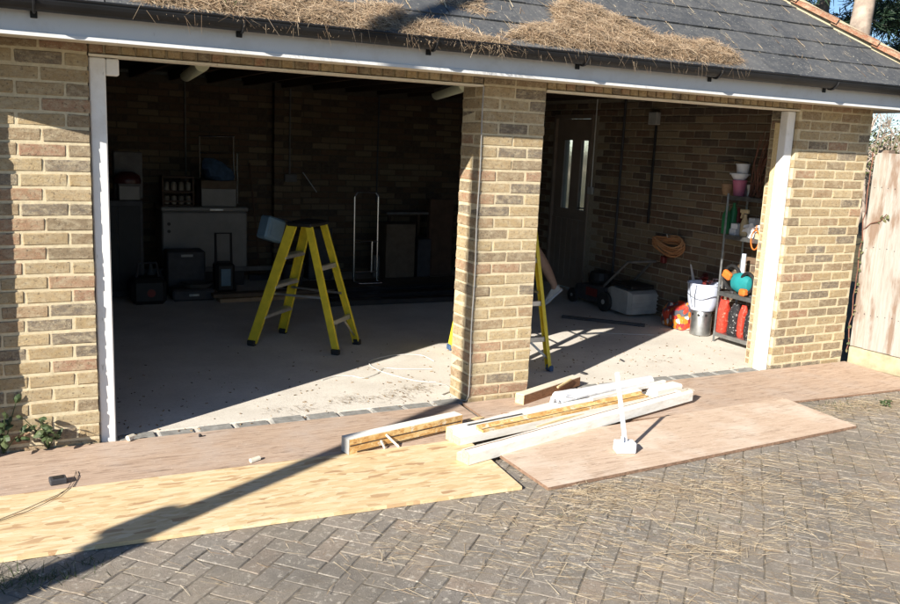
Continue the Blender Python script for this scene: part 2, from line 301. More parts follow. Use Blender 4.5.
# ------------------------------------------------------------------ mesh builder
WL = {}
class MB:
    def __init__(s): s.v = []; s.f = []; s.mi = []; s.cur = 0
    def add(s, vs, fs):
        k = len(s.v); s.v += [tuple(p) for p in vs]; s.f += [tuple(i + k for i in f) for f in fs]; s.mi += [s.cur] * len(fs); return s
    def box(s, c, d, R=None, ch=0):
        if ch: vs, fs = cboxgeo(d, ch)
        else:
            vs = [Vector((x * d[0] / 2, y * d[1] / 2, z * d[2] / 2)) for x in (-1, 1) for y in (-1, 1) for z in (-1, 1)]
            fs = [(0, 1, 3, 2), (4, 6, 7, 5), (0, 4, 5, 1), (2, 3, 7, 6), (0, 2, 6, 4), (1, 5, 7, 3)]
        c = Vector(c); return s.add([c + ((R @ p) if R else p) for p in vs], fs)
    def bx(s, x0, x1, y0, y1, z0, z1, ch=0): return s.box(((x0 + x1) / 2, (y0 + y1) / 2, (z0 + z1) / 2), (abs(x1 - x0), abs(y1 - y0), abs(z1 - z0)), None, ch)
    def bar(s, a, b, w, h, up=(0, 0, 1), ch=0):
        a = Vector(a); b = Vector(b); d = (b - a); L = d.length; x = d / L; u = Vector(up); y = u.cross(x)
        if y.length < 1e-4: y = Vector((0, 1, 0)).cross(x)
        y.normalize(); z = x.cross(y); R = Matrix((x, y, z)).transposed(); return s.box((a + b) / 2, (L, w, h), R, ch)
    def tube(s, pts, r, n=8, cap=True, closed=False):
        pts = [Vector(p) for p in pts]; N = len(pts); rs = r if isinstance(r, (list, tuple)) else [r] * N; vs = []; fs = []
        prev = None
        for i in range(N):
            if closed: t = pts[(i + 1) % N] - pts[i - 1]
            else: t = pts[min(i + 1, N - 1)] - pts[max(i - 1, 0)]
            if t.length < 1e-9: t = Vector((0, 0, 1))
            t.normalize()
            if prev is None:
                u = Vector((0, 0, 1)).cross(t)
                if u.length < .1: u = Vector((1, 0, 0)).cross(t)
            else: u = prev - t * prev.dot(t)
            u.normalize(); prev = u; v = t.cross(u)
            for k in range(n):
                a = 2 * PI * k / n; vs.append(pts[i] + (u * math.cos(a) + v * math.sin(a)) * rs[i])
        M_ = N if closed else N - 1
        for i in range(M_):
            j = (i + 1) % N
            for k in range(n): fs.append((i * n + k, i * n + (k + 1) % n, j * n + (k + 1) % n, j * n + k))
        if cap and not closed: fs.append(tuple(range(n - 1, -1, -1))); fs.append(tuple((N - 1) * n + k for k in range(n)))
        return s.add(vs, fs)
    def lathe(s, prof, c=(0, 0, 0), n=20, R=None, sx=1, sy=1):
        c = Vector(c); vs = []; fs = []
        for r, z in prof:
            for k in range(n):
                a = 2 * PI * k / n; p = Vector((r * math.cos(a) * sx, r * math.sin(a) * sy, z)); vs.append(c + ((R @ p) if R else p))
        for i in range(len(prof) - 1):
            for k in range(n): fs.append((i * n + k, i * n + (k + 1) % n, (i + 1) * n + (k + 1) % n, (i + 1) * n + k))
        fs.append(tuple(range(n - 1, -1, -1))); fs.append(tuple((len(prof) - 1) * n + k for k in range(n))); return s.add(vs, fs)
    def prism(s, poly, o, u, v, th):           # polygon in (u, v) from o, thickness along u x v
        o = Vector(o); u = Vector(u).normalized(); v = Vector(v).normalized(); n = u.cross(v).normalized(); N = len(poly)
        vs = [o + u * a + v * b for a, b in poly] + [o + u * a + v * b + n * th for a, b in poly]
        fs = [tuple(range(N - 1, -1, -1)), tuple(range(N, 2 * N))] + [(i, (i + 1) % N, N + (i + 1) % N, N + i) for i in range(N)]
        return s.add(vs, fs)
    def blade(s, p, d, L, wd, side, sag=0, seg=2):  # a thin strand of two or three quads
        p = Vector(p); d = Vector(d).normalized(); side = Vector(side).normalized(); vs = []
        for i in range(seg + 1):
            q = i / seg; c = p + d * L * q + Vector((0, 0, -sag * L * q * q)); w_ = wd * (1 - .6 * q); vs += [c - side * w_ / 2, c + side * w_ / 2]
        return s.add(vs, [(2 * i, 2 * i + 1, 2 * i + 3, 2 * i + 2) for i in range(seg)])
    def build(s, name, mats, parent=None, smooth=False, origin=None, **tags):
        me = bpy.data.meshes.new(name); v = np.array(s.v, dtype=float)
        if origin is None:
            if parent is not None: origin = WL[parent.name]
            else: origin = Vector(((v[:, 0].min() + v[:, 0].max()) / 2, (v[:, 1].min() + v[:, 1].max()) / 2, v[:, 2].min()))
        v = v - np.array(origin); me.from_pydata(v.tolist(), [], s.f)
        ml = mats if isinstance(mats, (list, tuple)) else [mats]
        for m in ml: me.materials.append(M[m])
        if len(ml) > 1: me.polygons.foreach_set('material_index', s.mi)
        if smooth:
            me.polygons.foreach_set('use_smooth', [True] * len(me.polygons))
            try: me.set_sharp_from_angle(angle=rad(40))
            except Exception: pass
        me.update(); return link(name, me, parent, origin, **tags)
def link(name, me, parent, origin, rotz=0, **tags):
    o = bpy.data.objects.new(name, me); COL.objects.link(o); origin = Vector(origin)
    if parent is not None: o.parent = parent; o.location = origin - WL[parent.name]
    else: o.location = origin
    if rotz: o.rotation_euler = (0, 0, rotz)
    WL[o.name] = origin
    for k, v in tags.items(): o[k] = v
    return o
def thing(name, loc, label, category, **kw): return link(name, None, None, loc, label=label, category=category, **kw)
def cboxgeo(d, ch, jit=0, seed=None):
    r = random.Random(seed); hx, hy, hz = d[0] / 2, d[1] / 2, d[2] / 2; vs = []; idx = {}
    for sx in (-1, 1):
        for sy in (-1, 1):
            for sz in (-1, 1):
                j = Vector((r.uniform(-jit, jit), r.uniform(-jit, jit), r.uniform(-jit, jit)))
                for a in range(3):
                    p = [sx * (hx - ch), sy * (hy - ch), sz * (hz - ch)]; p[a] = (sx * hx, sy * hy, sz * hz)[a]
                    idx[(sx, sy, sz, a)] = len(vs); vs.append(Vector(p) + j)
    I = lambda sx, sy, sz, a: idx[(sx, sy, sz, a)]
    fs = []
    for s_ in (-1, 1):
        q = [I(s_, -1, -1, 0), I(s_, 1, -1, 0), I(s_, 1, 1, 0), I(s_, -1, 1, 0)]; fs.append(q if s_ > 0 else q[::-1])
        q = [I(-1, s_, -1, 1), I(-1, s_, 1, 1), I(1, s_, 1, 1), I(1, s_, -1, 1)]; fs.append(q if s_ > 0 else q[::-1])
        q = [I(-1, -1, s_, 2), I(1, -1, s_, 2), I(1, 1, s_, 2), I(-1, 1, s_, 2)]; fs.append(q if s_ > 0 else q[::-1])
    for a in (-1, 1):
        for b in (-1, 1):
            q = [I(-1, a, b, 1), I(1, a, b, 1), I(1, a, b, 2), I(-1, a, b, 2)]; fs.append(q if a * b > 0 else q[::-1])
            q = [I(a, -1, b, 2), I(a, 1, b, 2), I(a, 1, b, 0), I(a, -1, b, 0)]; fs.append(q if a * b > 0 else q[::-1])
            q = [I(a, b, -1, 0), I(a, b, 1, 0), I(a, b, 1, 1), I(a, b, -1, 1)]; fs.append(q if a * b > 0 else q[::-1])
            for c in (-1, 1):
                q = [I(a, b, c, 0), I(a, b, c, 1), I(a, b, c, 2)]; fs.append(q if a * b * c > 0 else q[::-1])
    return vs, [tuple(f) for f in fs]
_bm = {}
def brick_mesh(d, mat, var, ch=.005, jit=.002, nm='brick'):
    key = (tuple(round(x, 3) for x in d), mat, var, nm)
    if key not in _bm:
        vs, fs = cboxgeo(d, ch, jit, hash(key[0]) % 9999 + var * 77); me = bpy.data.meshes.new(nm); me.from_pydata([tuple(v) for v in vs], [], fs); me.materials.append(M[mat]); _bm[key] = me
    return _bm[key]

# ------------------------------------------------------------------ the ground
ZB = -.03; NC = 28
g = MB(); g.bx(-400, 400, -400, 400, -.5, -.06); g.build('ground', 'soil', kind='structure', label='earth around the garage and driveway')
g = MB(); g.bx(-4, 6.35, -9, -.005, -.058, -.0045); driveway = g.build('driveway', 'joint', origin=(1, -3, 0), kind='structure', label='grey block paved driveway in front of the garage')
PX, PY = .2, .1
cands = []
c45, s45 = math.cos(rad(44)), math.sin(rad(44))
for i in range(-60, 61):                       # herringbone: pairs of blocks stepped along a diagonal
    for j in range(-30, 31):
        a0 = i * .1 + j * .2; b0 = i * .1 - j * .2
        for (a, b, r_) in ((a0 + .1, b0 + .05, 0), (a0 + .05, b0 + .2, 1)):
            x = 1 + a * c45 - b * s45; y = -2 + a * s45 + b * c45
            if -3.9 < x < 6.2 and -6.5 < y < -.13: cands.append((x, y, r_))
def covered(x, y):
    return (y > -.62) or (-1 < x < 1.8 and y > -1.2) or (2.05 < x < 4.35 and y > -1.25)
vis = []
for c in cands:
    u, v = px((c[0], c[1], 0))
    if -12 < u < 912 and 0 < v < 616 and not covered(c[0], c[1]): vis.append((( Vector((c[0], c[1], 0)) - CAM).length, c))
vis.sort(); near = set(c for _, c in vis[:300])
rest = MB()
for c in cands:
    x, y, r_ = c; rz = rad(44) + (PI / 2 if r_ else 0); z = -.025 + random.uniform(-.002, .002)
    if c in near: link('paver', brick_mesh((.1955, .0955, .05), 'paver', random.randrange(4), .004, .0030, 'paver'), driveway, (x, y, z), rz + random.uniform(-.012, .012))
    else:
        vs, fs = cboxgeo((.1955, .0955, .05), .004, .002); R = Matrix.Rotation(rz, 3, 'Z'); rest.add([Vector((x, y, z)) + R @ p for p in vs], fs)
rest.build('paving', 'paver', driveway, kind='stuff')
# garage floor slab with its row of edging bricks
fl = MB(); fl.bx(-.55, 5.65, .135, 5.5, -.2, 0); fl.bx(-.55, 5.65, -.003, .134, -.2, -.008)
floor = fl.build('garage_floor', 'concrete', origin=(2.5, 2.5, 0), kind='structure', label='pale dusty concrete floor of the garage')
for (xa, xb) in ((.09, 2.27), (2.76, 4.97)):
    n = round((xb - xa) / .222)
    for i in range(n):
        L = (xb - xa) / n; cx = xa + (i + .5) * L
        link('edging_brick', brick_mesh((round(L - .008, 3), .122, .06), 'edging', random.randrange(3), .014, .003, 'edging_brick'), floor, (cx, .068 + random.uniform(-.003, .003), -.026 + random.uniform(-.003, .003)), random.uniform(-.01, .01))

# ------------------------------------------------------------------ the garage
XR = 5.90; XL = -.84
garage = thing('garage', (2.5, 2.7, 0), 'yellow brick double garage with two open doorways and grey slate roof', 'garage')
def core(name, x0, x1, y0, y1, z0, z1, mat='mortar', ins=.004):
    b = MB(); b.bx(x0 + ins, x1 - ins, y0 + ins, y1 - ins, z0, z1); return b.build(name, mat, garage)
def put(par, name, mat, cx, cy, cz, d, rz, joined=None, proud=.0015):
    d = tuple(round(q, 3) for q in d)
    if joined is None:
        link(name, brick_mesh(d, mat, random.randrange(4), .005 if d[0] > .05 else .003, .0022, name), par, (cx + random.uniform(-proud, proud), cy + random.uniform(-proud, proud), cz + random.uniform(-.001, .001)), rz)
    else:
        vs, fs = cboxgeo(d, .005, .002); R = Matrix.Rotation(rz, 3, 'Z'); joined.add([Vector((cx, cy, cz)) + R @ p for p in vs], fs)
def run(par, ox, oy, ang, L, z0, nc, depth, mat, off=(0, .1125), pick=None, joined=None, skip=None):
    """courses of stretchers; outward face on the right of the direction of travel"""
    dx, dy = math.cos(ang), math.sin(ang); nx_, ny_ = dy, -dx
    for i in range(nc):
        zc = z0 + (i + .5) * .075; u = -off[i % len(off)]
        while u < L - .02:
            a = max(u, 0) + (0 if u <= 0 else .005); b = min(u + .225, L) - (0 if u + .225 >= L - .001 else .005); u += .225
            if b - a < .03: continue
            m = (a + b) / 2; fx = ox + dx * m; fy = oy + dy * m
            cx = fx - nx_ * depth / 2; cy = fy - ny_ * depth / 2
            if skip and skip(fx, fy, zc): continue
            j = joined if (pick is not None and not pick(fx, fy, zc)) else None
            put(par, 'brick', mat, cx, cy, zc, (b - a, depth, .063), ang, j)
rest = MB(); rest_in = MB()
# left front wall
wl = core('brick_wall', XL, 0, 0, .28, -.2, 2.3)
run(wl, XL, 0, 0, -XL, ZB, NC + 2, .1025, 'brick', (.06, .1725), pick=lambda x, y, z: x > -.72, joined=rest)
for i in range(NC):
    zc = ZB + (i + .5) * .075; put(wl, 'brick', 'brick', -.0515, .1115 + .0817, zc, (.103, .157, .065), 0)
# centre pier
X0, X1 = 2.28, 2.745
pier = core('brick_pier', X0, X1, 0, .28, -.2, 2.3)
for i in range(NC):
    zc = ZB + (i + .5) * .075; w_ = X1 - X0
    if i % 2:
        for k in (0, 1):
            put(pier, 'brick', 'brick', X0 + w_ * (.25 + .5 * k), .05125, zc, (w_ / 2 - (.005), .1025, .063), 0)
            put(pier, 'brick', 'brick', X0 + w_ * (.25 + .5 * k), .196, zc, (w_ / 2 - .005, .168, .065), 0)
    else:
        h = .118
        for cx in (X0 + h / 2, X1 - h / 2): put(pier, 'brick', 'brick', cx, .14, zc, (h, .28, .065), 0)
        put(pier, 'brick', 'brick', (X0 + X1) / 2, .05125, zc, (w_ - 2 * h - .02, .1025, .063), 0); put(pier, 'brick', 'brick', (X0 + X1) / 2, .22, zc, (w_ - 2 * h - .02, .12, .065), 0)
for i in (NC, NC + 1): 
    for k in (0, 1): put(pier, 'brick', 'brick', X0 + (X1 - X0) * (.25 + .5 * k), .05125, ZB + (i + .5) * .075, ((X1 - X0) / 2 - .005, .1025, .063), 0)
# right front wall
wr = core('brick_wall', 5.06, XR, 0, .28, -.2, 2.3)
run(wr, 5.06, 0, 0, XR - 5.06, ZB, NC + 2, .1025, 'brick', (.09, .2))
for i in range(NC):
    zc = ZB + (i + .5) * .075; put(wr, 'brick', 'brick', 5.1115, .1115 + .0817, zc, (.103, .157, .065), 0)
# soldier courses over the doorways, on a white steel lintel
lc = MB(); lc.bx(.005, 2.275, .012, .10, 2.075, 2.3); lc.bx(2.75, 5.055, .012, .10, 2.075, 2.3); lint = lc.build('lintel', 'mortar', garage)
for (xa, xb) in ((0, 2.28), (2.745, 5.06)):
    n = round((xb - xa) / .075); L = (xb - xa) / n
    for i in range(n): put(lint, 'brick', 'brick', xa + (i + .5) * L, .05125, 2.07 + .1125, (L - .01, .1025, .215), 0)
b = MB(); b.bx(.003, 2.277, -.004, .105, 2.058, 2.0695); b.bx(2.748, 5.057, -.004, .105, 2.058, 2.0695); b.build('lintel_flange', 'cream', garage)
# inner leaf of the front wall over the openings
b = MB(); b.bx(-.55, 5.65, .11, .27, 2.075, 2.3); b.build('lintel_beam', 'dark_wood', garage)
# side and back walls
DY0, DY1 = 3.46, 4.26
b = MB()
for (y0, y1, z0, z1) in ((.272, DY0, -.2, 2.3), (DY1, 5.72, -.2, 2.3), (DY0, DY1, 2.1, 2.3)): b.bx(5.658, 5.893, y0, y1, z0, z1)
side = b.build('side_wall', 'mortar_in', garage)
door_skip = lambda x, y, z: (DY0 - .1 < y < DY1 + .1) and z < 2.1
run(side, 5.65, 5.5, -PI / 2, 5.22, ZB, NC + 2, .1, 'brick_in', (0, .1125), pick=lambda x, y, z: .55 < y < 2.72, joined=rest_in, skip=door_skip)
b = MB(); b.bx(-.8, 5.9, 5.508, 5.72, -.2, 2.3); b.bx(-.8, -.558, .272, 5.51, -.2, 2.3)
bw = b.build('back_wall', 'mortar_back', garage); rest_bk = MB()
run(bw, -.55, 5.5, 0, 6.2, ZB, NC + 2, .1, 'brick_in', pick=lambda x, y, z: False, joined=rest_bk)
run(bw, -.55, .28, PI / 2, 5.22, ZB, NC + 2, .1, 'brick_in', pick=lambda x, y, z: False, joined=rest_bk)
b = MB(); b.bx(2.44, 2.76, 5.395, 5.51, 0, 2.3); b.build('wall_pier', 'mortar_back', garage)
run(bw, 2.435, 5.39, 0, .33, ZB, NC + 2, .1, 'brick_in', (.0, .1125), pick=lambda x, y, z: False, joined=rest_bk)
run(side, XR, .28, PI / 2, 5.44, ZB, NC + 2, .1, 'brick', pick=lambda x, y, z: False, joined=rest, skip=door_skip)
run(bw, XR, 5.72, PI, 6.74, ZB, NC + 2, .1, 'brick', pick=lambda x, y, z: False, joined=rest)
run(bw, XL, 5.72, -PI / 2, 5.72, ZB, NC + 2, .1, 'brick', pick=lambda x, y, z: False, joined=rest)
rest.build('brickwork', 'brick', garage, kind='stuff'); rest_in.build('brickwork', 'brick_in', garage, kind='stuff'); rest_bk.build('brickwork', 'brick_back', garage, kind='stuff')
# ceiling and joists
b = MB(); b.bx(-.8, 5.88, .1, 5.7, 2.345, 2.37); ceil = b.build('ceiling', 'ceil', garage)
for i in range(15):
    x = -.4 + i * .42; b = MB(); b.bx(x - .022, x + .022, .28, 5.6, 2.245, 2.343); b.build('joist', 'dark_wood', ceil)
# door frames left in the openings
b = MB(); b.bx(.004, .085, .03, .108, -.005, 2.056, .006); b.bx(.087, .150, .032, .105, 1.97, 2.054, .006); jl = b.build('door_jamb', 'white', garage, label='white painted jamb with the sawn stub of its head')
b = MB(); b.bx(4.975, 5.056, .03, .108, -.005, 2.056, .006); b.build('door_jamb', 'white', garage)
b = MB(); b.bx(4.985, 5.054, .11, .165, 0, 1.97, .003); b.build('door_stop', 'endgrain', garage)
b = MB(); b.bx(.006, .05, .11, .165, 0, 2.0, .003); b.build('door_stop', 'brown_wood', garage)
# side door with two narrow panes
dm = MB(); X = 5.70
ys = [3.50, 3.575, 3.715, 3.90, 4.06, 4.22]
for (a, c) in ((0, 1), (2, 3), (4, 5)): dm.bx(X - .022, X + .022, ys[a], ys[c], .01, 2.04)
for (a, c) in ((1, 2), (3, 4)):
    dm.bx(X - .0215, X + .0215, ys[a], ys[c], .01, .97); dm.bx(X - .0215, X + .0215, ys[a], ys[c], 1.79, 2.04)
door = dm.build('side_door', 'doorwhite', garage)
for (a, c) in ((1, 2), (3, 4)):
    b = MB(); b.bx(X - .005, X + .005, ys[a], ys[c], .97, 1.79); b.build('pane', 'glass', door)
for k in range(6):
    y = 3.54 + k * .118; b = MB(); b.bx(X - .027, X - .0222, y, y + .1, .12, .85, .002); b.build('panel', 'doorwhite', door)
b = MB(); b.tube([(X - .03, 3.56, 1.0), (X - .06, 3.56, 1.0), (X - .06, 3.66, 1.0)], .009); b.build('handle', 'steel', door)
b = MB(); b.bx(5.64, 5.76, 3.462, 3.497, 0, 2.09); b.bx(5.64, 5.76, 4.223, 4.258, 0, 2.09); b.bx(5.64, 5.76, 3.4975, 4.2225, 2.045, 2.09); b.build('side_door_frame', 'doorwhite', garage)
# eaves
FY = -.333; CX = 6.26; EY = -.38; EZ = 2.265; PIT = rad(37); CXL = -1.20
b = MB(); b.bx(CXL + .05, CX - .04, FY, FY + .022, 2.106, 2.262); b.bx(CX - .062, CX - .04, FY + .0225, 5.9, 2.106, 2.262); b.bx(CXL + .05, CXL + .072, FY + .0225, 5.9, 2.106, 2.262); b.build('fascia', 'fascia', garage)
b = MB(); b.bx(CXL + .06, CX - .05, FY - .007, FY - .0005, 2.102, 2.118); b.build('fascia_lip', 'fascia', garage)
b = MB(); b.bx(CXL + .08, CX - .065, FY + .024, -.004, 2.116, 2.128); b.bx(5.905, CX - .065, -.003, 5.9, 2.116, 2.128); b.build('soffit', 'cream', garage)
gp = MB(); gy, gz, gr = FY - .066, 2.262, .058; n = 12; prof = [(gy + gr * math.cos(a), gz + gr * math.sin(a)) for a in [PI + PI * k / n for k in range(n + 1)]]
prof += [(gy + (gr - .004) * math.cos(a), gz + (gr - .004) * math.sin(a)) for a in [2 * PI - PI * k / n for k in range(n + 1)]]
vs = [(x, p[0], p[1]) for x in (CXL, CX + .03) for p in prof]; N = len(prof)
gp.add(vs, [(i, (i + 1) % N, N + (i + 1) % N, N + i) for i in range(N)])
gp.tube([(CXL, gy - gr, gz), (CX + .03, gy - gr, gz)], .006, 6)
gut = gp.build('gutter', 'gutter', garage)
for pxx, pyy in ((34, 13), (242, 38), (433, 55), (583, 69), (716, 80), (831, 90)):
    x = W(pxx, pyy, gy).x; b = MB()
    b.tube([(x, FY - .004, 2.20)] + [(x, gy + (gr + .005) * math.cos(a), gz + (gr + .005) * math.sin(a)) for a in [2 * PI - .5 - k * .35 for k in range(8)]], .007, 6); b.box((x, FY - .006, 2.205), (.03, .010, .05), None, .002)
    b.build('bracket', 'gutter', gut)
# roof: slates on a sloping deck, hips at both ends
U = Vector((1, 0, 0)); V = Vector((0, math.cos(PIT), math.sin(PIT))); NR = U.cross(V); RO = Vector((0, EY, EZ))
tp = math.tan(PIT); half = (5.9 + .18 - EY) / 2; ridge_z = EZ + tp * half
dk = MB()
def rp(x, y): return None
A = (CXL, EY, EZ - .012); B = (CX, EY, EZ - .012); Cc = (CX, EY + 2 * half, EZ - .012); D = (CXL, EY + 2 * half, EZ - .012)
E1 = (CXL + half, EY + half, ridge_z - .012); E2 = (CX - half, EY + half, ridge_z - .012)
dk.add([A, B, Cc, D, E1, E2], [(0, 1, 5, 4), (1, 2, 5), (2, 3, 4, 5), (3, 0, 4)]); deck = dk.build('roof', 'slate', garage)
def clip(poly, fn):
    out = []
    for i in range(len(poly)):
        a, b_ = poly[i], poly[(i + 1) % len(poly)]; fa, fb = fn(a), fn(b_)
        if fa >= 0: out.append(a)
        if (fa >= 0) != (fb >= 0):
            t = fa / (fa - fb); out.append((a[0] + (b_[0] - a[0]) * t, a[1] + (b_[1] - a[1]) * t))
    return out
GA, SW = .26, .25; far = MB(); slm = {}
cp = math.cos(PIT)
def course(o, u, v, length, k, target_vis):
    nn = u.cross(v)
    v0 = k * GA - .02; v1 = v0 + GA + .10
    x = -SW * (.5 if k % 2 else 0)
    while x < length:
        p = [(x + .0035, v0), (x + SW - .0035, v0), (x + SW - .0035, v1), (x + .0035, v1)]; x += SW
        p = clip(p, lambda q: length - q[0] - max(q[1], 0) * cp); p = clip(p, lambda q: q[0] - max(q[1], 0) * cp)
        if len(p) < 3: continue
        mid = o + u * (sum(a for a, _ in p) / len(p)) + v * (sum(b_ for _, b_ in p) / len(p))
        lift = random.uniform(0, .006); b = MB()
        vsb = []; 
        for dz in (0, .008):
            for a, b_ in p: vsb.append(o + u * a + v * b_ + nn * (dz + lift + .002 + .014 * (1 - (b_ - v0) / (v1 - v0))))
        N_ = len(p); fs = [tuple(range(N_ - 1, -1, -1)), tuple(range(N_, 2 * N_))] + [(i, (i + 1) % N_, N_ + (i + 1) % N_, N_ + i) for i in range(N_)]
        if target_vis and k < 7 and -.2 < mid.x:
            b.add(vsb, fs); b.build('slate', 'slate', deck, origin=mid)
        else: far.add(vsb, fs)
slen = half / cp
for k in range(int(slen / GA)): course(Vector((CXL, EY, EZ)), U, V, CX - CXL, k, True)
Vs = Vector((-math.cos(PIT), 0, math.sin(PIT)))
for k in range(int(slen / GA)): course(Vector((CX, EY, EZ)), Vector((0, 1, 0)), Vs, 2 * half, k, False)
far.build('slating', 'slate', deck, kind='stuff')
hd = Vector((-1, 1, tp)).normalized(); L = 0; k = 0; side_v = hd.cross(Vector((0, 0, 1))).normalized(); upv = side_v.cross(hd)
while k < 12:
    b = MB(); o = Vector((CX, EY, EZ)) + hd * (k * .36 - .05); vs = []; n = 8
    for t, rr in ((0, .125), (.40, .108)):
        for ofs in (0, -.014):
            for i in range(n + 1):
                a = PI * (.06 + .88 * i / n); vs.append(o + hd * t + side_v * (rr + ofs) * math.cos(a) + upv * ((rr + ofs) * math.sin(a) * .62 - .005 + (.012 if t == 0 else 0)))
    m = n + 1; fs = []
    for i in range(n): fs += [(i, i + 1, 2 * m + i + 1, 2 * m + i), (m + i, 3 * m + i, 3 * m + i + 1, m + i + 1), (i, m + i, m + i + 1, i + 1), (2 * m + i, 2 * m + i + 1, 3 * m + i + 1, 3 * m + i)]
    fs += [(0, 2 * m, 3 * m, m), (n, m + n, 3 * m + n, 2 * m + n)]
    b.add(vs, fs); b.build('hip_tile', 'terracotta', deck, smooth=True); k += 1
# pointing under hip tiles
b = MB(); b.tube([Vector((CX, EY, EZ)) + hd * t + upv * .005 for t in (0, 4.3)], .075, 8); b.build('hip_mortar', 'mortar', deck)
# downpipe at the left, just out of the picture
DX = -.605
dpp = thing('downpipe', (DX, -.085, 0), 'black round rainwater downpipe at the left end of the front wall', 'downpipe')
b = MB(); b.tube([(DX, -.085, 0.05), (DX, -.085, 1.88), (DX, -.10, 1.91), (DX, gy + .02, 2.085), (DX, gy, 2.11), (DX, gy, 2.20)], .04, 12); b.build('pipe', 'gutter', dpp, True)
for z in (.5, 1.6): b = MB(); b.tube([(DX, -.085, z), (DX, -.085, z + .04)], .05, 12); b.bx(DX - .07, DX + .07, -.04, -.001, z, z + .04); b.build('clip', 'gutter', dpp)

# ------------------------------------------------------------------ dry needles: mats on the roof, litter on the drive
def roofpt(x, y):
    d = ray(x, y); t = (RO - CAM).dot(NR) / d.dot(NR); q = CAM + t * d - RO; return q.dot(U), q.dot(V)
def inside(p, poly):
    c = False; j = len(poly) - 1
    for i in range(len(poly)):
        if ((poly[i][1] > p[1]) != (poly[j][1] > p[1])) and (p[0] < (poly[j][0] - poly[i][0]) * (p[1] - poly[i][1]) / (poly[j][1] - poly[i][1]) + poly[i][0]): c = not c
        j = i
    return c
def edist(p, poly):
    m = 9
    for i in range(len(poly)):
        a = poly[i]; b_ = poly[(i + 1) % len(poly)]; dx, dy = b_[0] - a[0], b_[1] - a[1]; t = max(0, min(1, ((p[0] - a[0]) * dx + (p[1] - a[1]) * dy) / (dx * dx + dy * dy + 1e-9)))
        m = min(m, math.hypot(p[0] - a[0] - t * dx, p[1] - a[1] - t * dy))
    return m
def mat_of(poly_px, label, n, hang, hmax=.048):
    """a mat of fallen needles lying on the slates: outline taken to the roof slope"""
    poly = [roofpt(*p) for p in poly_px]; xs = [p[0] for p in poly]; ys = [p[1] for p in poly]
    b = MB(); st = .022; grid = {}
    def H(p):
        d = edist(p, poly); return min(hmax, .012 + d * .75) * (.75 + .5 * (math.sin(p[0] * 23 + 1) * math.sin(p[1] * 31) * .5 + .5))
    iu = range(int(min(xs) / st) - 1, int(max(xs) / st) + 2); iv = range(int(min(ys) / st) - 1, int(max(ys) / st) + 2)
    P3 = lambda p, h: RO + U * p[0] + V * p[1] + NR * h
    vs = []; fs = []
    for i in iu:
        for j in iv:
            if inside(((i + .5) * st, (j + .5) * st), poly):
                q = []
                for (a, c) in ((i, j), (i + 1, j), (i + 1, j + 1), (i, j + 1)):
                    if (a, c) not in grid:
                        pp = (a * st, c * st); ins = inside(pp, poly); grid[(a, c)] = len(vs); vs.append(P3(pp, (H(pp) if ins else .004)))
                    q.append(grid[(a, c)])
                fs.append(tuple(q))
    b.cur = 0; b.add(vs, fs); b.cur = 1; k = 0
    while k < n:
        p = (random.uniform(min(xs), max(xs)), random.uniform(min(ys), max(ys)))
        if not inside(p, poly): continue
        k += 1; h = H(p) + random.uniform(-.01, .022); a = random.gauss(0, 1.1) + (PI if random.random() < .5 else 0) - .3
        d = U * math.cos(a) + V * math.sin(a) * .8 + NR * random.gauss(.02, .14); L_ = random.uniform(.03, .14)
        sd = d.cross(NR) + NR * random.uniform(-.6, .6); b.blade(P3(p, h) - d * L_ / 2, d, L_, random.uniform(.0014, .0029), sd, random.uniform(0, .25))
    for k in range(hang):                     # strands hanging over the gutter edge
        x = random.uniform(min(xs) + .03, max(xs) - .03); p = Vector((x, gy - gr - random.uniform(-.03, .012), gz + random.uniform(.005, .03)))
        d = Vector((random.gauss(0, .5), -.25, -1 if random.random() < .75 else -.1)); b.blade(p, d, random.uniform(.03, .12), .0022, (1, .2, 0), random.uniform(-.2, .2))
    return b.build('pine_needle_mat', ['mat_base', 'needle'], kind='stuff', label=label)
# the lower edges reach a little past the slates, into the gutter
mat_of([(128, 6), (150, -6), (262, -14), (318, -12), (338, 12), (372, 8), (398, 10), (404, 22), (385, 36), (352, 33), (300, 28), (240, 22), (190, 15)], 'long brown mat of dry pine needles along the left half of the gutter', 11000, 70)
mat_of([(398, 26), (412, 19), (436, 27), (470, 38), (512, 46), (505, 52), (470, 48), (425, 42), (396, 38)], 'thin strip of dry pine needles above the centre of the gutter', 3200, 50, .035)
mat_of([(436, 8), (446, -6), (476, -6), (484, 12), (487, 20), (470, 18), (455, 12)], 'small tuft of dry needles lying higher on the slates', 900, 0, .02)
mat_of([(498, 40), (528, 28), (552, 27), (548, 10), (562, 4), (590, 10), (622, 24), (650, 38), (690, 46), (702, 42), (742, 64), (735, 69), (690, 66), (640, 60), (590, 56), (540, 50)], 'large mound of dry pine needles peaking above the centre pier', 12000, 110, .058)
ln = MB()
for k in range(620):                           # single needles scattered on the slates, many caught in the joints
    x = random.uniform(150, 900); y = random.uniform(-10, 88); u_, v_ = roofpt(x, y)
    if v_ < .05 or u_ + v_ * cp > CX - .1: continue
    if random.random() < .6:
        kk = int((v_ + .02) / GA); sh_ = CXL + SW * (.5 if kk % 2 else 0); u_ = sh_ + round((u_ - sh_) / SW) * SW + random.uniform(-.006, .006); a = PI / 2 + random.gauss(0, .06); wd_ = .006
    else: a = random.gauss(PI / 2 + .2, .5); wd_ = .0035
    d = U * math.cos(a) + V * math.sin(a) + NR * .01; ln.blade(RO + U * u_ + V * v_ + NR * .028, d, random.uniform(.03, .10), wd_, d.cross(NR), 0)
ln.build('roof_needle_litter', 'needle_ground', kind='stuff', label='loose pale needles scattered over the slates')
ln = MB(); cnt = 0
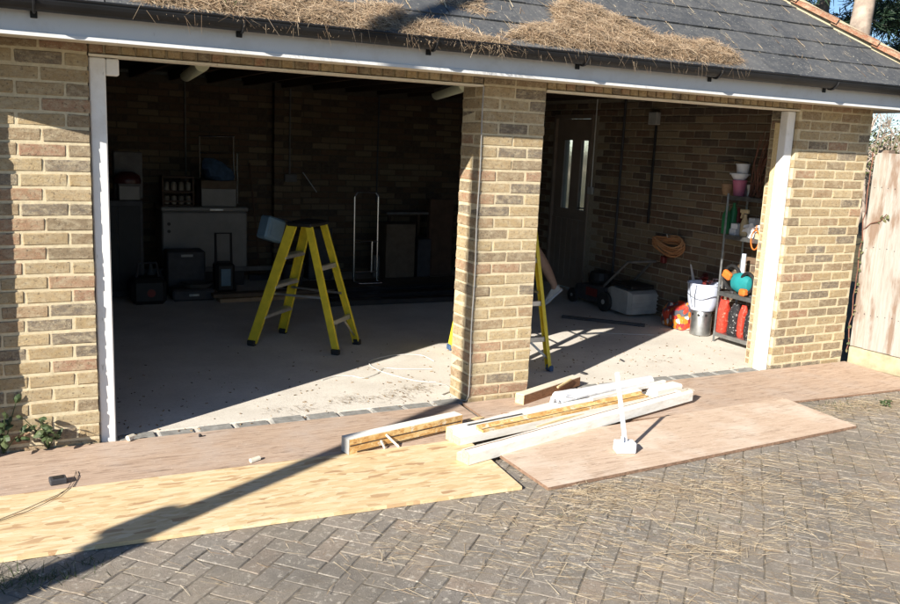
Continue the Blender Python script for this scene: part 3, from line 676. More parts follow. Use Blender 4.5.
def dens(x, y):
    f = .16 + .75 * max(0, min(1, (x - .7) / 1.2)) if x < 1.9 else .9
    n_ = .5 + .5 * math.sin(x * 3.1 + 1.2 * math.sin(y * 4)) * math.sin(y * 5.3 + x * 1.7)
    return f * (.25 + .75 * n_)
while cnt < 11000:
    x = random.uniform(-1, 5.8); y = random.uniform(-3.6, -.55)
    if (-1 < x < 1.87 and y > -1.36 ) or (1.95 < x < 4.46 and y > -1.42) or random.random() > dens(x, y): continue
    if y > -.8 : continue
    cnt += 1; a = random.gauss(-.85, .35) if random.random() < .75 else random.uniform(0, 2 * PI)
    d = Vector((math.cos(a), math.sin(a), random.uniform(-.02, .06))); ln.blade((x, y, random.uniform(.003, .010)), d, random.uniform(.03, .15), random.uniform(.0011, .0025), (-d.y, d.x, random.uniform(-.5, .5)), random.uniform(0, .1))
for (cx, cy, n_, s_) in ((2.25, -1.62, 520, .25), (2.9, -1.75, 520, .3), (1.0, -1.75, 60, .15), (5.1, -1.0, 620, .3), (4.7, -.95, 200, .2), (3.4, -2.1, 400, .3), (2.4, -2.25, 360, .25), (1.55, -1.6, 150, .2), (2.15, -1.5, 250, .12), (3.2, -1.5, 250, .25), (1.9, -1.75, 200, .2)):
    for k in range(n_):
        x = random.gauss(cx, s_); y = random.gauss(cy, s_ * .3); a = random.gauss(-.5, .7); d = Vector((math.cos(a), math.sin(a), random.uniform(-.03, .12)))
        if (1.95 < x < 4.46 and y > -1.44) or y > -.83: continue
        ln.blade((x, y, random.uniform(.003, .02)), d, random.uniform(.03, .11), .0020, (-d.y, d.x, random.uniform(-.6, .6)), .05)
ln.build('needle_litter', 'needle_ground', kind='stuff', label='dry pine needles littering the block paving')
ln = MB()                                       # chips and dust on the slab and boards
for k in range(420):
    x = random.uniform(.1, 5.4); y = abs(random.gauss(0, .8)) + .05
    if y > 4: continue
    s_ = random.uniform(.003, .009); R = Matrix.Rotation(random.uniform(0, 6), 3, 'Z'); ln.box((x, y, .003), (s_ * random.uniform(1, 3), s_ * .6, .005), R)
for (cx, cy, n_) in ((1.55, .33, 70), (1.9, .30, 60), (2.08, .42, 90), (1.2, .25, 40), (4.35, .5, 25)):
    for k in range(n_):
        a = random.uniform(0, 6.3); d = Vector((math.cos(a), math.sin(a), .02)); ln.blade((random.gauss(cx, .09), random.gauss(cy, .05), .006), d, random.uniform(.02, .07), .003, (-d.y, d.x, 0), 0, 1)
ln.build('floor_debris', 'litter', kind='stuff', label='small wood chips and dry needles on the concrete floor')

# ------------------------------------------------------------------ boards on the ground
def quadboard(name, cs, z, th, top, label, cat, edge='ply_edge'):
    """a sheet with the given ground corners; zb lets the far edge ride on another sheet"""
    b = MB(); zs = z if isinstance(z, (list, tuple)) else [z] * 4
    lo = [Vector((c[0], c[1], q)) for c, q in zip(cs, zs)]; hi = [p + Vector((0, 0, th)) for p in lo]
    b.cur = 0; b.add(hi, [(0, 1, 2, 3)]); b.cur = 1; b.add(lo + hi, [(3, 2, 1, 0)] + [(i, (i + 1) % 4, 4 + (i + 1) % 4, 4 + i) for i in range(4)])
    return b.build(name, [top, edge], label=label, category=cat)
quadboard('plywood_strip', [(-.83, -.585), (2.17, -.643), (2.20, -.014), (-.83, -.014)], .0015, .014, 'ply_grey', 'long greyish plywood strip along the left wall and doorway', 'plywood')
quadboard('plywood_strip', [(2.205, -.644), (5.90, -.80), (5.92, -.02), (2.23, -.014)], .0015, .014, 'ply_grey', 'long brownish plywood strip running from centre pier to the fence', 'plywood')
quadboard('osb_board', [(-.60, -1.237), (1.864, -1.366), (1.93, -.646), (-.60, -.596)], .0015, .018, 'osb', 'bright yellow strand board lying on the paving at left', 'board', 'osb')
quadboard('plywood_sheet', [(1.983, -1.425), (4.453, -1.29), (4.44, -.69), (1.96, -.82)], [.0015, .0015, .0168, .0168], .018, 'ply_tan', 'pale tan plywood sheet lying on the driveway at right', 'plywood')

# ------------------------------------------------------------------ pulled out door frame timbers
def frame_dirs(a, b):
    a = Vector(a); b = Vector(b); x = (b - a).normalized(); y = Vector((-x.y, x.x, 0)).normalized(); return a, b, x, y, x.cross(y)
def profile_bar(name, a, b, prof, mat, par):
    """extrude a cross section (offset across, height) from a to b"""
    a, b, x, y, z = frame_dirs(a, b); m = MB(); N = len(prof)
    vs = [p + y * q[0] + z * q[1] for p in (a, b) for q in prof]
    m.add(vs, [tuple(range(N - 1, -1, -1)), tuple(range(N, 2 * N))] + [(i, (i + 1) % N, N + (i + 1) % N, N + i) for i in range(N)])
    return m.build(name, mat, par)
def end_cap(a, b, prof, mat, par, name='sawn_end'):
    a, b, x, y, z = frame_dirs(a, b); m = MB(); N = len(prof); vs = [p + y * q[0] + z * q[1] for p in (a - x * .003, a - x * .0005) for q in prof]
    m.add(vs, [tuple(range(N - 1, -1, -1)), tuple(range(N, 2 * N))] + [(i, (i + 1) % N, N + (i + 1) % N, N + i) for i in range(N)]); return m.build(name, mat, par)
# T1: short piece with its raw face towards us
a, b_ = Vector((1.20, -.655, .020)), Vector((1.985, -.475, .020))
t1 = thing('frame_offcut', a, 'short sawn frame piece showing orange raw wood, lying on strand board', 'timber')
a_, bb, x_, y_, z_ = frame_dirs(a, b_)
profile_bar('body', a, b_, [(0, 0), (.075, 0), (.075, .082), (0, .082)], 'pine_raw', t1)
profile_bar('painted_top', a, b_, [(.004, .0825), (.077, .0825), (.077, .086), (.004, .086)], 'oldwhite', t1)
profile_bar('painted_back', a, b_, [(.0755, 0), (.079, 0), (.079, .082), (.0755, .082)], 'white', t1)
profile_bar('groove', a + x_ * .004, b_ - x_ * .01, [(-.001, .044), (.004, .044), (.004, .051), (-.001, .051)], 'dark_wood', t1)
profile_bar('bottom_edge', a + x_ * .05, b_ - x_ * .01, [(-.003, .004), (-.0005, .004), (-.0005, .011), (-.003, .011)], 'dark_wood', t1)
end_cap(a, b_, [(0, 0), (.075, 0), (.075, .086), (0, .086)], 'greyp', t1)
m = MB(); m.bar(a + x_ * .30 - y_ * .045 + z_ * .0, a + x_ * .24 - y_ * .004 + z_ * .07, .012, .012); m.bar(a + x_ * .215 - y_ * .03 + z_ * .002, a + x_ * .205 - y_ * .006 + z_ * .045, .01, .008); m.build('bent_bracket', 'cream', t1)
# T2: long front post
a, b_ = Vector((1.74, -1.025, .0225)), Vector((3.735, -.545, .040))
t2 = thing('frame_post', a, 'long white painted frame post, nearest of the timber pile', 'timber')
P2 = [(0, 0), (.098, 0), (.098, .045), (.060, .045), (.060, .072), (.012, .072), (0, .060)]
profile_bar('post', a, b_, P2, 'oldwhite', t2); end_cap(a, b_, P2, 'endgrain', t2)
a_, bb, x_, y_, z_ = frame_dirs(a, b_)
profile_bar('groove', a + x_ * .003, b_, [(.040, .0722), (.046, .0722), (.046, .0732), (.040, .0732)], 'brown_wood', t2)
m = MB(); m.bar(a + x_ * 1.93 + y_ * .04 + z_ * .075, b_ + x_ * .04 + y_ * .04 + z_ * .062, .05, .012); m.build('split_end', 'cream', t2)
# T3: rebated post with raw rebate turned up
a, b_ = Vector((1.835, -.735, .020)), Vector((3.44, -.45, .020))
t3 = thing('frame_post', a, 'white frame post with an orange raw rebate, middle of the timber pile', 'timber')
P3_ = [(0, 0), (.13, 0), (.13, .074), (.075, .074), (.07, .045), (0, .045)]
profile_bar('post', a, b_, P3_, 'oldwhite', t3); end_cap(a, b_, P3_, 'endgrain', t3)
a_, bb, x_, y_, z_ = frame_dirs(a, b_)
profile_bar('raw_rebate', a + x_ * .17, b_ - x_ * .02, [(.003, .0455), (.066, .0455), (.070, .072), (.058, .072), (.055, .060), (.003, .058)], 'pine_raw', t3)
profile_bar('groove', a + x_ * .18, b_ - x_ * .03, [(.020, .0585), (.027, .0585), (.027, .060), (.020, .060)], 'dark_wood', t3)
profile_bar('dark_gap', a + x_ * .12, a + x_ * .55, [(.078, .0745), (.098, .0745), (.098, .0755), (.078, .0755)], 'dark', t3)
# T4: brown timber by the pier
a, b_ = Vector((2.60, -.185, .017)), Vector((3.24, .08, .017))
t4 = thing('timber_offcut', a, 'brown sided timber offcut with pale sawn end beside the centre pier', 'timber')
P4 = [(0, 0), (.07, 0), (.07, .062), (0, .062)]
profile_bar('body', a, b_, P4, 'brown_wood', t4); end_cap(a, b_, P4, 'endgrain', t4); profile_bar('painted_top', a, b_, [(.002, .0625), (.069, .0625), (.069, .066), (.002, .066)], 'cream', t4)
m = MB(); a_, bb, x_, y_, z_ = frame_dirs(a, b_); m.bar(a + x_ * .38 - y_ * .012 + z_ * .05, a + x_ * .56 - y_ * .004 + z_ * .07, .012, .012); m.build('splinter', 'endgrain', t4)
# T5: roll in crumpled white wrapping
b = MB(); pts = [Vector((2.71, -.405, .115)).lerp(Vector((3.66, -.18, .085)), k / 14) for k in range(15)]
rs = [(.046 if k < 3 else .040) + random.uniform(-.0015, .0015) for k in range(15)]; rs[-1] = .04; b.tube(pts, rs, 14); t5 = b.build('wrapped_roll', 'wrap', smooth=True, label='white roll in crumpled shiny wrapping on top of the timber pile', category='roll')
b = MB(); b.cur = 0
for k in range(26):
    p = pts[0] + Vector((random.uniform(-.05, .08), random.uniform(-.05, .05), random.uniform(-.05, .03))); d = Vector((random.gauss(0, 1), random.gauss(0, 1), random.gauss(0, .8))); b.blade(p, d, random.uniform(.03, .08), random.uniform(.02, .045), d.cross(Vector((.3, .2, 1))), .2)
b.build('torn_wrapping', 'wrap', t5)
# flat white boards behind and a spare block
def lone_bar(name, a, b_, w_, h, mat, label, cat='timber', ch=.004):
    m = MB(); m.bar(a, b_, w_, h, ch=ch); return m.build(name, mat, label=label, category=cat)
lone_bar('white_board', (2.26, -.435, .0245), (3.00, -.225, .0245), .11, .016, 'oldwhite', 'thin white board lying flat behind the timber pile', ch=.002)
lone_bar('white_lath', (2.98, -.405, .0235), (3.72, -.225, .0235), .05, .014, 'oldwhite', 'narrow white lath lying behind the middle frame post', ch=.002)
lone_bar('white_rod', (2.93, -.47, .108), (3.74, -.245, .090), .028, .028, 'oldwhite', 'thin white rod lying across the far end of the pile', 'rod')
lone_bar('white_block', (3.55, -.33, .051), (3.84, -.275, .051), .10, .07, 'oldwhite', 'short white block at the far right of the timber pile', 'block', .012)
b = MB(); cpt = Vector((2.06, -.30, .017)); b.bar((2.03, -.42, .018), (2.60, -.245, .018), .012, .004); b.build('white_strip', 'cable_white', label='thin white strip of trim in front of the centre pier', category='trim strip')
for k, (x0, y0, z0, x1, y1, z1, w_, mt, lb) in enumerate(((2.30, -.80, .098, 2.72, -.69, .100, .016, 'endgrain', 'thin broken splinter on the near end of the middle frame post'), (3.02, -.665, .099, 3.34, -.61, .098, .022, 'endgrain', 'pale splinter lying across the middle frame post'), (2.36, -.30, .0185, 2.62, -.40, .0185, .014, 'brown_wood', 'brown splinter in front of the centre pier'), (3.42, -.10, .0185, 3.80, -.06, .0185, .018, 'oldwhite', 'thin white sliver on the strip beyond the pile'), (2.08, -.36, .0185, 2.22, -.33, .0185, .02, 'endgrain', 'short pale chip at the foot of the pier'), (2.9, .12, .0035, 3.06, .20, .0035, .03, 'oldwhite', 'flat white paint flake on the floor behind the timber pile'))):
    m = MB(); a0 = Vector((x0, y0, z0)); a1 = Vector((x1, y1, z1)); md = a0.lerp(a1, .55) + Vector((.004, .006, .001)); m.tube([a0, md, a1], [w_ * .25, w_ * .5, w_ * .12], 5); m.build('splinter_piece', mt, label=lb, category='splinter')
# T post: rod standing in a block
pb = G(624, 456); tp_ = thing('rod_in_block', (pb.x, pb.y, .02), 'white rod leaning out of a small white block on the tan plywood', 'rod')
m = MB(); m.box((pb.x, pb.y, .0575), (.115, .075, .064), Matrix.Rotation(rad(-20), 3, 'Z'), .006); m.build('block', 'whitep', tp_)
m = MB(); m.bar((pb.x, pb.y, .085), (pb.x - .098, pb.y, .50), .024, .018, (0, 1, 0), .003); m.build('rod', 'whitep', tp_)
m = MB(); m.bar((pb.x - .035, pb.y - .02, .09), (pb.x - .04, pb.y - .02, .13), .01, .01); m.build('clip', 'whitep', tp_)
# small things on the strips
p = G(58, 482, .02); m = MB(); m.box((p.x, p.y, .030), (.075, .06, .028), Matrix.Rotation(.1, 3, 'Z'), .004)
sb = m.build('switch_box', 'dark', label='small black square box lying on the greyish plywood', category='box'); m = MB(); m.box((p.x, p.y, .0455), (.045, .035, .003), Matrix.Rotation(.1, 3, 'Z')); m.build('cover', 'black', sb)
pts = [G(x, y, .026) for x, y in ((76, 472), (74, 478), (68, 488), (58, 496), (45, 503), (28, 511), (8, 518), (-10, 524))]; pts2 = [q + Vector((.02 * math.sin(i), .026, -.003)) for i, q in enumerate(pts)]
m = MB(); m.tube(pts, .0015, 6); m.tube(pts2, .0013, 6); m.build('twin_wire', 'cable_dark', label='thin dark twin wire trailing across the strand board', category='wire')
def stone(pxy, s_, mat, name, label, cat, z=.016):
    p = G(*pxy, z); m = MB(); vs, fs = cboxgeo(s_, s_[2] * .28, s_[2] * .18, int(p.x * 1000)); R = Matrix.Rotation(p.x * 5, 3, 'Z'); m.add([Vector((p.x, p.y, z + s_[2] / 2 + .001)) + R @ v for v in vs], fs); return m.build(name, mat, label=label, category=cat)
stone((130, 440), (.05, .035, .03), 'cream', 'stone', 'small pale stone at the left corner of the doorway', 'stone')
stone((255, 461), (.075, .022, .02), 'cream', 'wood_chip', 'pale wood chip on the greyish plywood before the left doorway', 'chip')
stone((200, 437), (.02, .02, .018), 'dark', 'pebble', 'tiny dark pebble on plywood near the left threshold', 'pebble')
stone((575, 383), (.05, .04, .03), 'white', 'plaster_lump', 'white plaster lump on the floor right of the centre pier', 'lump', 0)
stone((584, 374), (.06, .03, .012), 'dark', 'dark_chip', 'dark chip on the floor at the edge of the pier shadow', 'chip', 0)
stone((622, 361), (.07, .015, .01), 'dark', 'dark_chip', 'thin dark chip on the sunlit floor of the right bay', 'chip', 0)

# ------------------------------------------------------------------ fence on the right
FD = Vector((.07, -1, 0)).normalized(); F0 = Vector((5.955, -.03, 0)); fen = thing('wooden_fence', F0, 'weathered vertical board fence on a gravel board right of the garage', 'fence')
ang = math.atan2(FD.y, FD.x); Rf = Matrix.Rotation(ang, 3, 'Z'); fnx = Vector((FD.y, -FD.x, 0))   # towards the drive
m = MB(); m.box(F0 + FD * 1.9 + Vector((0, 0, .075)), (3.8, .045, .15), Rf, .006); m.build('gravel_board', 'gravelboard', fen)
for k in range(31):
    c = F0 + FD * (.06 + k * .122); th = rad(4); m = MB(); hgt = 1.62 + random.uniform(-.008, .008)
    m.box(c + Vector((0, 0, .155 + hgt / 2)) + fnx * (.004 if k % 2 else -.004), (.128, .016, hgt), Rf @ Matrix.Rotation(th, 3, 'Z'), .003); bd = m.build('board', 'fence', fen)
    for z in (.45, 1.0, 1.5):
        for dx in (-.03, .03):
            m = MB(); q = c + FD * dx + Vector((0, 0, z + random.uniform(-.01, .01))) + fnx * (.012 if k % 2 else .0045); m.tube([q, q + fnx * .003], .004, 6)
            if k < 6: m.build('nail', 'dark', bd)
for z in (.45, 1.0, 1.5): m = MB(); m.box(F0 + FD * 1.9 - fnx * .045 + Vector((0, 0, z)), (3.8, .04, .07), Rf); m.build('rail', 'fence', fen)
for k in (0.02, 1.9, 3.75): m = MB(); m.box(F0 + FD * k - fnx * .11 + Vector((0, 0, .9)), (.09, .09, 1.8), Rf); m.build('post', 'fence', fen)

# ------------------------------------------------------------------ step ladders
def stepladder(c, e, f, w0, w1, w2, d0, d1, h, label, treads, rears, fm):
    e = Vector((*e, 0)).normalized(); f = Vector((*f, 0)).normalized(); c = Vector((*c, 0))
    L = thing('step_ladder', c, label, 'ladder', group='yellow step ladders in the garage'); ft = {}
    for nm, s_, sf, wb, dd in (('rail', -1, -1, w0, d0), ('rail', 1, -1, w0, d0), ('rear_rail', -1, 1, w1, d0), ('rear_rail', 1, 1, w1, d0)):
        p0 = c + e * s_ * wb + f * sf * dd + Vector((0, 0, .03)); p1 = c + e * s_ * w2 + f * sf * d1 + Vector((0, 0, h)); ft[(s_, sf)] = (p0, p1)
        m = MB(); x = (p1 - p0).normalized(); wd = .078 if sf < 0 else .055
        m.bar(p0, p1, wd, .006, e); y = e.cross(x).normalized()
        for q in (-1, 1): m.bar(p0 + y * q * (wd / 2 - .003) - e * s_ * .013, p1 + y * q * (wd / 2 - .003) - e * s_ * .013, .006, .022, e)
        r_ = m.build(nm, 'yellow', L); m = MB(); m.box(p0 + Vector((0, 0, -.004)), (.036, .07, .045), Matrix.Rotation(math.atan2(e.y, e.x), 3, 'Z'), .006); m.build('foot', fm, r_)
    for t in treads:
        a = ft[(-1, -1)][0].lerp(ft[(-1, -1)][1], t); b = ft[(1, -1)][0].lerp(ft[(1, -1)][1], t); m = MB(); m.bar(a + e * .004, b - e * .004, .085, .03, ch=.004)
        for q in range(4): m.bar(a + e * .006 + f * (-.03 + q * .02) + Vector((0, 0, .0165)), b - e * .006 + f * (-.03 + q * .02) + Vector((0, 0, .0165)), .008, .003)
        m.build('tread', 'alu', L)
    for t in rears:
        a = ft[(-1, 1)][0].lerp(ft[(-1, 1)][1], t); b = ft[(1, 1)][0].lerp(ft[(1, 1)][1], t); m = MB(); m.bar(a + e * .004, b - e * .004, .03, .04, ch=.003); m.build('rear_rung', 'alu', L)
    m = MB(); a = ft[(-1, 1)][0].lerp(ft[(-1, 1)][1], rears[0]); b = ft[(1, 1)][0].lerp(ft[(1, 1)][1], rears[0]); lo = ft[(-1, 1)][0].lerp(ft[(-1, 1)][1], .05); lo2 = ft[(1, 1)][0].lerp(ft[(1, 1)][1], .05)
    m.bar(lo + e * .01, a.lerp(b, .35), .018, .004, f); m.bar(lo2 - e * .01, a.lerp(b, .65), .018, .004, f); m.build('brace', 'steel', L)
    for s_ in (-1, 1):
        m = MB(); a = ft[(s_, -1)][0].lerp(ft[(s_, -1)][1], .42); b = ft[(s_, 1)][0].lerp(ft[(s_, 1)][1], .42); m.bar(a - e * s_ * .03, b - e * s_ * .03, .018, .004, e); m.build('spreader', 'steel', L)
    m = MB(); top = c + Vector((0, 0, h + .012)); Rt = Matrix((e, f, Vector((0, 0, 1)))).transposed(); m.box(top, (2 * w2 + .05, 2 * d1 + .07, .035), Rt, .010); m.box(top + Vector((0, 0, .020)), (2 * w2, 2 * d1, .010), Rt, .004); m.build('top_cap', 'black', L)
    return L
stepladder((1.755, 1.885), (.713, .701), (.70, -.714), .255, .20, .135, .365, .075, 1.0, 'yellow step ladder standing open in the left doorway', (.22, .48, .73), (.22, .66), 'rubber')
stepladder((3.057, .957), (.99, -.06), (-.066, -.998), .25, .25, .16, .40, .09, 1.38, 'yellow step ladder half hidden behind the centre pier', (.2, .42, .63, .82), (.16, .36, .6), 'bluefoot')

# ------------------------------------------------------------------ cables
m = MB()
cpts = [(X0 - .004, -.006, z) for z in np.linspace(2.06, .06, 30)]; cpts = [(x + .003 * math.sin(z * 9), y, z) for x, y, z in cpts]
cpts += [(2.27, .01, .02), (2.22, .10, .012), (2.19, .22, .007)] + [tuple(G(x, y, .007)) for x, y in ((454, 390), (446, 385), (436, 383))]
m.tube(cpts, .0042, 8); m.build('corner_cable', 'cable_grey', smooth=True, label='pale cable clipped down the corner of the centre pier', category='cable')
def floorline(pxs, r, mat, name, label, cat='string', z=.006):
    P = [G(x, y, z) for x, y in pxs]; out = []
    for i in range(len(P) - 1):
        p0, p1, p2, p3 = P[max(i - 1, 0)], P[i], P[i + 1], P[min(i + 2, len(P) - 1)]
        for k in range(5):
            t = k / 5; out.append(.5 * ((2 * p1) + (p2 - p0) * t + (2 * p0 - 5 * p1 + 4 * p2 - p3) * t * t + (3 * p1 - p0 - 3 * p2 + p3) * t ** 3))
    out.append(P[-1]); q = MB(); q.tube(out, r, 6); return q.build(name, mat, label=label, category=cat)
floorline([(434, 361), (420, 355), (395, 355), (375, 359), (369, 363), (378, 370), (400, 377), (418, 381), (436, 382)], .003, 'cable_white', 'string_loop', 'pale string looped on the sunlit floor beside the pier')
floorline([(322, 380), (336, 376), (352, 376), (364, 378), (378, 373), (384, 368), (402, 369), (432, 369)], .0027, 'cable_white', 'string_piece', 'loose pale string on the sunlit floor left of the loop')
floorline([(556, 344), (575, 336), (600, 333), (625, 334), (655, 335)], .003, 'cable_white', 'string_piece', 'long pale string in the shade of the right bay', z=.005)
floorline([(470, 400), (462, 405), (455, 409), (445, 414)], .006, 'cable_dark', 'cable_end', 'dark cable end on the threshold left of the pier', 'cable')
bp, bq = G(562, 318), G(645, 327); lone_bar('dark_bar', (bp.x, bp.y, .016), (bq.x, bq.y, .016), .03, .03, 'dark', 'dark metal bar lying on the floor of the right bay', 'bar')

# ------------------------------------------------------------------ right bay: wall services, mower, coil, shelving
c = thing('junction_box', (5.60, 2.363, 1.99), 'pale square junction box high on the right wall', 'junction box')
m = MB(); m.box((5.618, 2.363, 2.04), (.06, .13, .13), None, .006); m.build('box', 'greyp', c)
m = MB(); m.tube([(5.63, 2.34, 1.97), (5.63, 2.34, .95)], .013, 8); m.build('drop_cable', 'black', c)
b = MB(); b.tube([(5.635, 2.88, 0.0), (5.635, 2.88, 2.34)], .014, 8); b.build('conduit', 'dark', label='dark conduit running up the right wall behind the mower', category='conduit')
c = thing('pull_switch', (5.62, 3.40, 1.2), 'thin pale cable with a switch beside the side door', 'switch'); m = MB(); m.tube([(5.636, 3.40, 1.26), (5.636, 3.40, 2.34)], .007, 6); m.build('cable', 'cable_white', c); m = MB(); m.box((5.63, 3.40, 1.22), (.035, .085, .085), None, .004); m.build('switch_plate', 'greyp', c)
# coil of orange cable on a hook
cc = S(669, 244, 5.58); coil = thing('cable_coil', cc, 'coil of orange cable hanging on the right wall', 'cable coil'); m = MB()
for k in range(16):
    pts = []; ra = .205 + random.uniform(-.03, .03); rb = random.uniform(.015, .095); ph = random.uniform(0, 1); dz = random.uniform(-.03, .03); tilt = random.uniform(-.12, .12)
    for j in range(22):
        a = 2 * PI * j / 22; u_ = ra * math.cos(a); v_ = rb * math.sin(a) + dz + .02 * math.sin(2 * a + ph) + u_ * tilt; pts.append((cc.x - .01 + .03 * math.sin(a + ph) + random.uniform(-.004, .004), cc.y - u_, cc.z + v_))
    m.tube(pts, .0065, 5, closed=True)
m.build('loops', 'cable_orange', coil); m = MB(); m.box((cc.x, cc.y + .06, cc.z - .17), (.05, .06, .07), None, .008); m.tube([(cc.x, cc.y + .06, cc.z - .14), (cc.x, cc.y + .03, cc.z - .07)], .006, 6); m.tube([(cc.x, cc.y + .04, cc.z - .15), (cc.x - .02, cc.y - .15, cc.z - .10)], .006, 6); m.build('plug', 'reddark', coil)
m = MB(); m.tube([(5.645, cc.y, cc.z + .07), (5.55, cc.y, cc.z + .07), (5.54, cc.y, cc.z + .1)], .006, 6); m.build('hook', 'steel', coil)
# mower
mw = thing('lawn_mower', (5.36, 2.6, 0), 'dark lawn mower with pale grass box against the right wall', 'lawn mower')
def hull(m, secs):   # loft of rectangles [(y, x0, x1, z0, z1)]
    vs = []; 
    for y, x0, x1, z0, z1 in secs: vs += [(x0, y, z0), (x1, y, z0), (x1, y, z1), (x0, y, z1)]
    fs = [(3, 2, 1, 0)]; n = len(secs)
    for i in range(n - 1):
        for k in range(4): fs.append((4 * i + k, 4 * i + (k + 1) % 4, 4 * (i + 1) + (k + 1) % 4, 4 * (i + 1) + k))
    fs.append(tuple(4 * (n - 1) + k for k in range(4))); m.add(vs, fs)
m = MB(); hull(m, [(3.22, 5.24, 5.50, .10, .17), (3.10, 5.18, 5.56, .06, .22), (2.78, 5.18, 5.56, .06, .24), (2.60, 5.20, 5.54, .08, .25)]); m.build('deck', 'dark', mw); m = MB(); m.bx(5.172, 5.179, 2.72, 2.92, .12, .21, .002); m.build('side_badge', 'reddark', mw)
m = MB(); m.lathe([(.0, .24), (.13, .24), (.14, .28), (.12, .36), (.05, .39), (0, .39)], (5.37, 2.93, 0), 16); m.build('motor', 'black', mw)
m = MB(); hull(m, [(2.58, 5.21, 5.53, .07, .25), (2.50, 5.19, 5.55, .04, .285), (2.22, 5.19, 5.55, .03, .275), (2.16, 5.21, 5.53, .04, .25)]); gb = m.build('grass_box', 'greyp', mw)
m = MB(); m.bx(5.22, 5.52, 2.2, 2.56, .2855, .33, .01); m.build('lid', 'black', gb); m = MB()
for k in range(5): m.bx(5.2, 5.54, 2.153 - .0, 2.158, .06 + k * .04, .075 + k * .04)
m.build('rib', 'greyp', gb)
for (x, y, r_) in ((5.16, 2.56, .105), (5.58, 2.56, .105), (5.16, 3.14, .08), (5.58, 3.14, .08)):
    Rw = Matrix.Rotation(PI / 2, 3, 'Y'); m = MB(); m.lathe([(r_ * .6, -.02), (r_, -.02), (r_, .02), (r_ * .6, .02)], (x, y, r_), 20, Rw); wh = m.build('wheel', 'rubber', mw); m = MB()
    m.lathe([(0, -.024), (r_ * .25, -.024), (r_ * .25, .024), (0, .024)], (x, y, r_), 12, Rw)
    for k in range(5): a = k * 2 * PI / 5; m.bar((x, y, r_), (x, y + math.cos(a) * r_ * .62, r_ + math.sin(a) * r_ * .62), .03, .022, (1, 0, 0))
    m.build('rim', 'greyp', wh)
h0, h1 = Vector((5.18, 2.62, .26)), S(628, 262, 5.25) - Vector((.05, -.13, 0)); m = MB(); m.tube([h0, h1, Vector((5.2, h1.y - .05, h1.z + .005)), Vector((5.52, h1.y - .05, h1.z + .005)), Vector((5.52, h1.y, h1.z)), Vector((5.53, 2.62, .26))], .014, 8); m.build('handle', 'dimgrey', mw)
mw.location += Vector((.05, -.13, 0))
# shelving
SX0, SX1, SY0, SY1 = 5.37, 5.61, .33, .965; zs_ = [.09, S(718, 291, SX0).z, S(721, 234, SX0).z, S(722, 195, SX0).z]
sh = thing('shelving_unit', (5.49, .65, 0), 'grey metal shelving unit just inside the right door jamb', 'shelving'); 
for x in (SX0, SX1):
    for y in (SY0, SY1): m = MB(); m.bx(x - .012, x + .012, y - .002, y + .002, 0, zs_[3] + .02); m.bx(x - .002, x + .002, y - .012, y + .012, 0, zs_[3] + .02); m.build('post', 'steel', sh)
m = MB()
for z in zs_:
    m = MB(); m.bx(SX0 + .004, SX1 - .004, SY0 + .004, SY1 - .004, z - .018, z, .003)
    m.bx(SX0 - .004, SX0 + .003, SY0, SY1, z - .035, z + .002); m.build('shelf', 'steel', sh)
zt = zs_
def lp(x, z, *prof): return [(r, z + h) for r, h in prof]
def pot(name, label, cat, pxy, x, z, prof, mat, n=20, cap=None, **kw):
    """a turned thing standing at height z on the plane x, seen at pixel column pxy[0]"""
    p = S(pxy[0], pxy[1], x); m = MB(); m.lathe([(r, z + .001 + h) for r, h in prof], (p.x, p.y, 0), n); return m.build(name, mat, smooth=True, label=label, category=cat)
pot('plant_pot', 'brown plant pot on the top shelf, left of the pink bucket', 'pot', (727, 190), 5.46, zt[3], [(.035, 0), (.055, .085), (.06, .085), (.06, .10), (.05, .10)], 'pot')
pot('bucket', 'pink bucket on the top shelf', 'bucket', (739, 190), 5.47, zt[3], [(.045, 0), (.062, .13), (.066, .13), (.066, .14), (.055, .14)], 'pinkp')
pot('tub', 'wide white tub resting on the pink bucket', 'tub', (740, 175), 5.47, zt[3] + .142, [(.05, 0), (.08, .045), (.09, .045), (.09, .058), (.075, .058)], 'whitep')
pot('tub', 'small white tub on the top of the stack', 'tub', (743, 168), 5.47, zt[3] + .202, [(.05, 0), (.06, .075), (.064, .075), (.064, .085), (.05, .085)], 'whitep')
pot('bottle', 'tall green bottle at the left end of the second shelf', 'bottle', (725, 230), 5.44, zt[2], [(.035, 0), (.037, .02), (.037, .17), (.016, .215), (.016, .25), (.012, .25)], 'green')
pot('bottle', 'green bottle behind the white boxes on the second shelf', 'bottle', (732, 228), 5.53, zt[2], [(.033, 0), (.035, .02), (.035, .20), (.015, .25), (.015, .28), (.012, .28)], 'green')
p = S(744, 230, 5.43); sp = thing('spray_bottle', (p.x, p.y, zt[2]), 'beige trigger spray bottle on the second shelf', 'bottle'); m = MB(); m.lathe([(.032, .001), (.036, .02), (.036, .12), (.016, .17), (.016, .2)], (p.x, p.y, zt[2]), 16); m.build('flask', 'beige', sp, True); m = MB(); m.bar((p.x, p.y + .06, zt[2] + .225), (p.x, p.y - .035, zt[2] + .225), .028, .035, ch=.006); m.bar((p.x, p.y + .03, zt[2] + .215), (p.x, p.y + .045, zt[2] + .16), .014, .02); m.build('trigger', 'beige', sp)
def boxat(name, label, cat, pxy, x, z, d, mat, ch=.004, rz=0):
    p = S(pxy[0], pxy[1], x); m = MB(); m.box((p.x, p.y, z + d[2] / 2 + .001), d, Matrix.Rotation(rz, 3, 'Z'), ch); return m.build(name, mat, label=label, category=cat)
boxat('carton', 'lower white carton on the second shelf', 'carton', (736, 232), 5.46, zt[2], (.1, .075, .055), 'whitep')
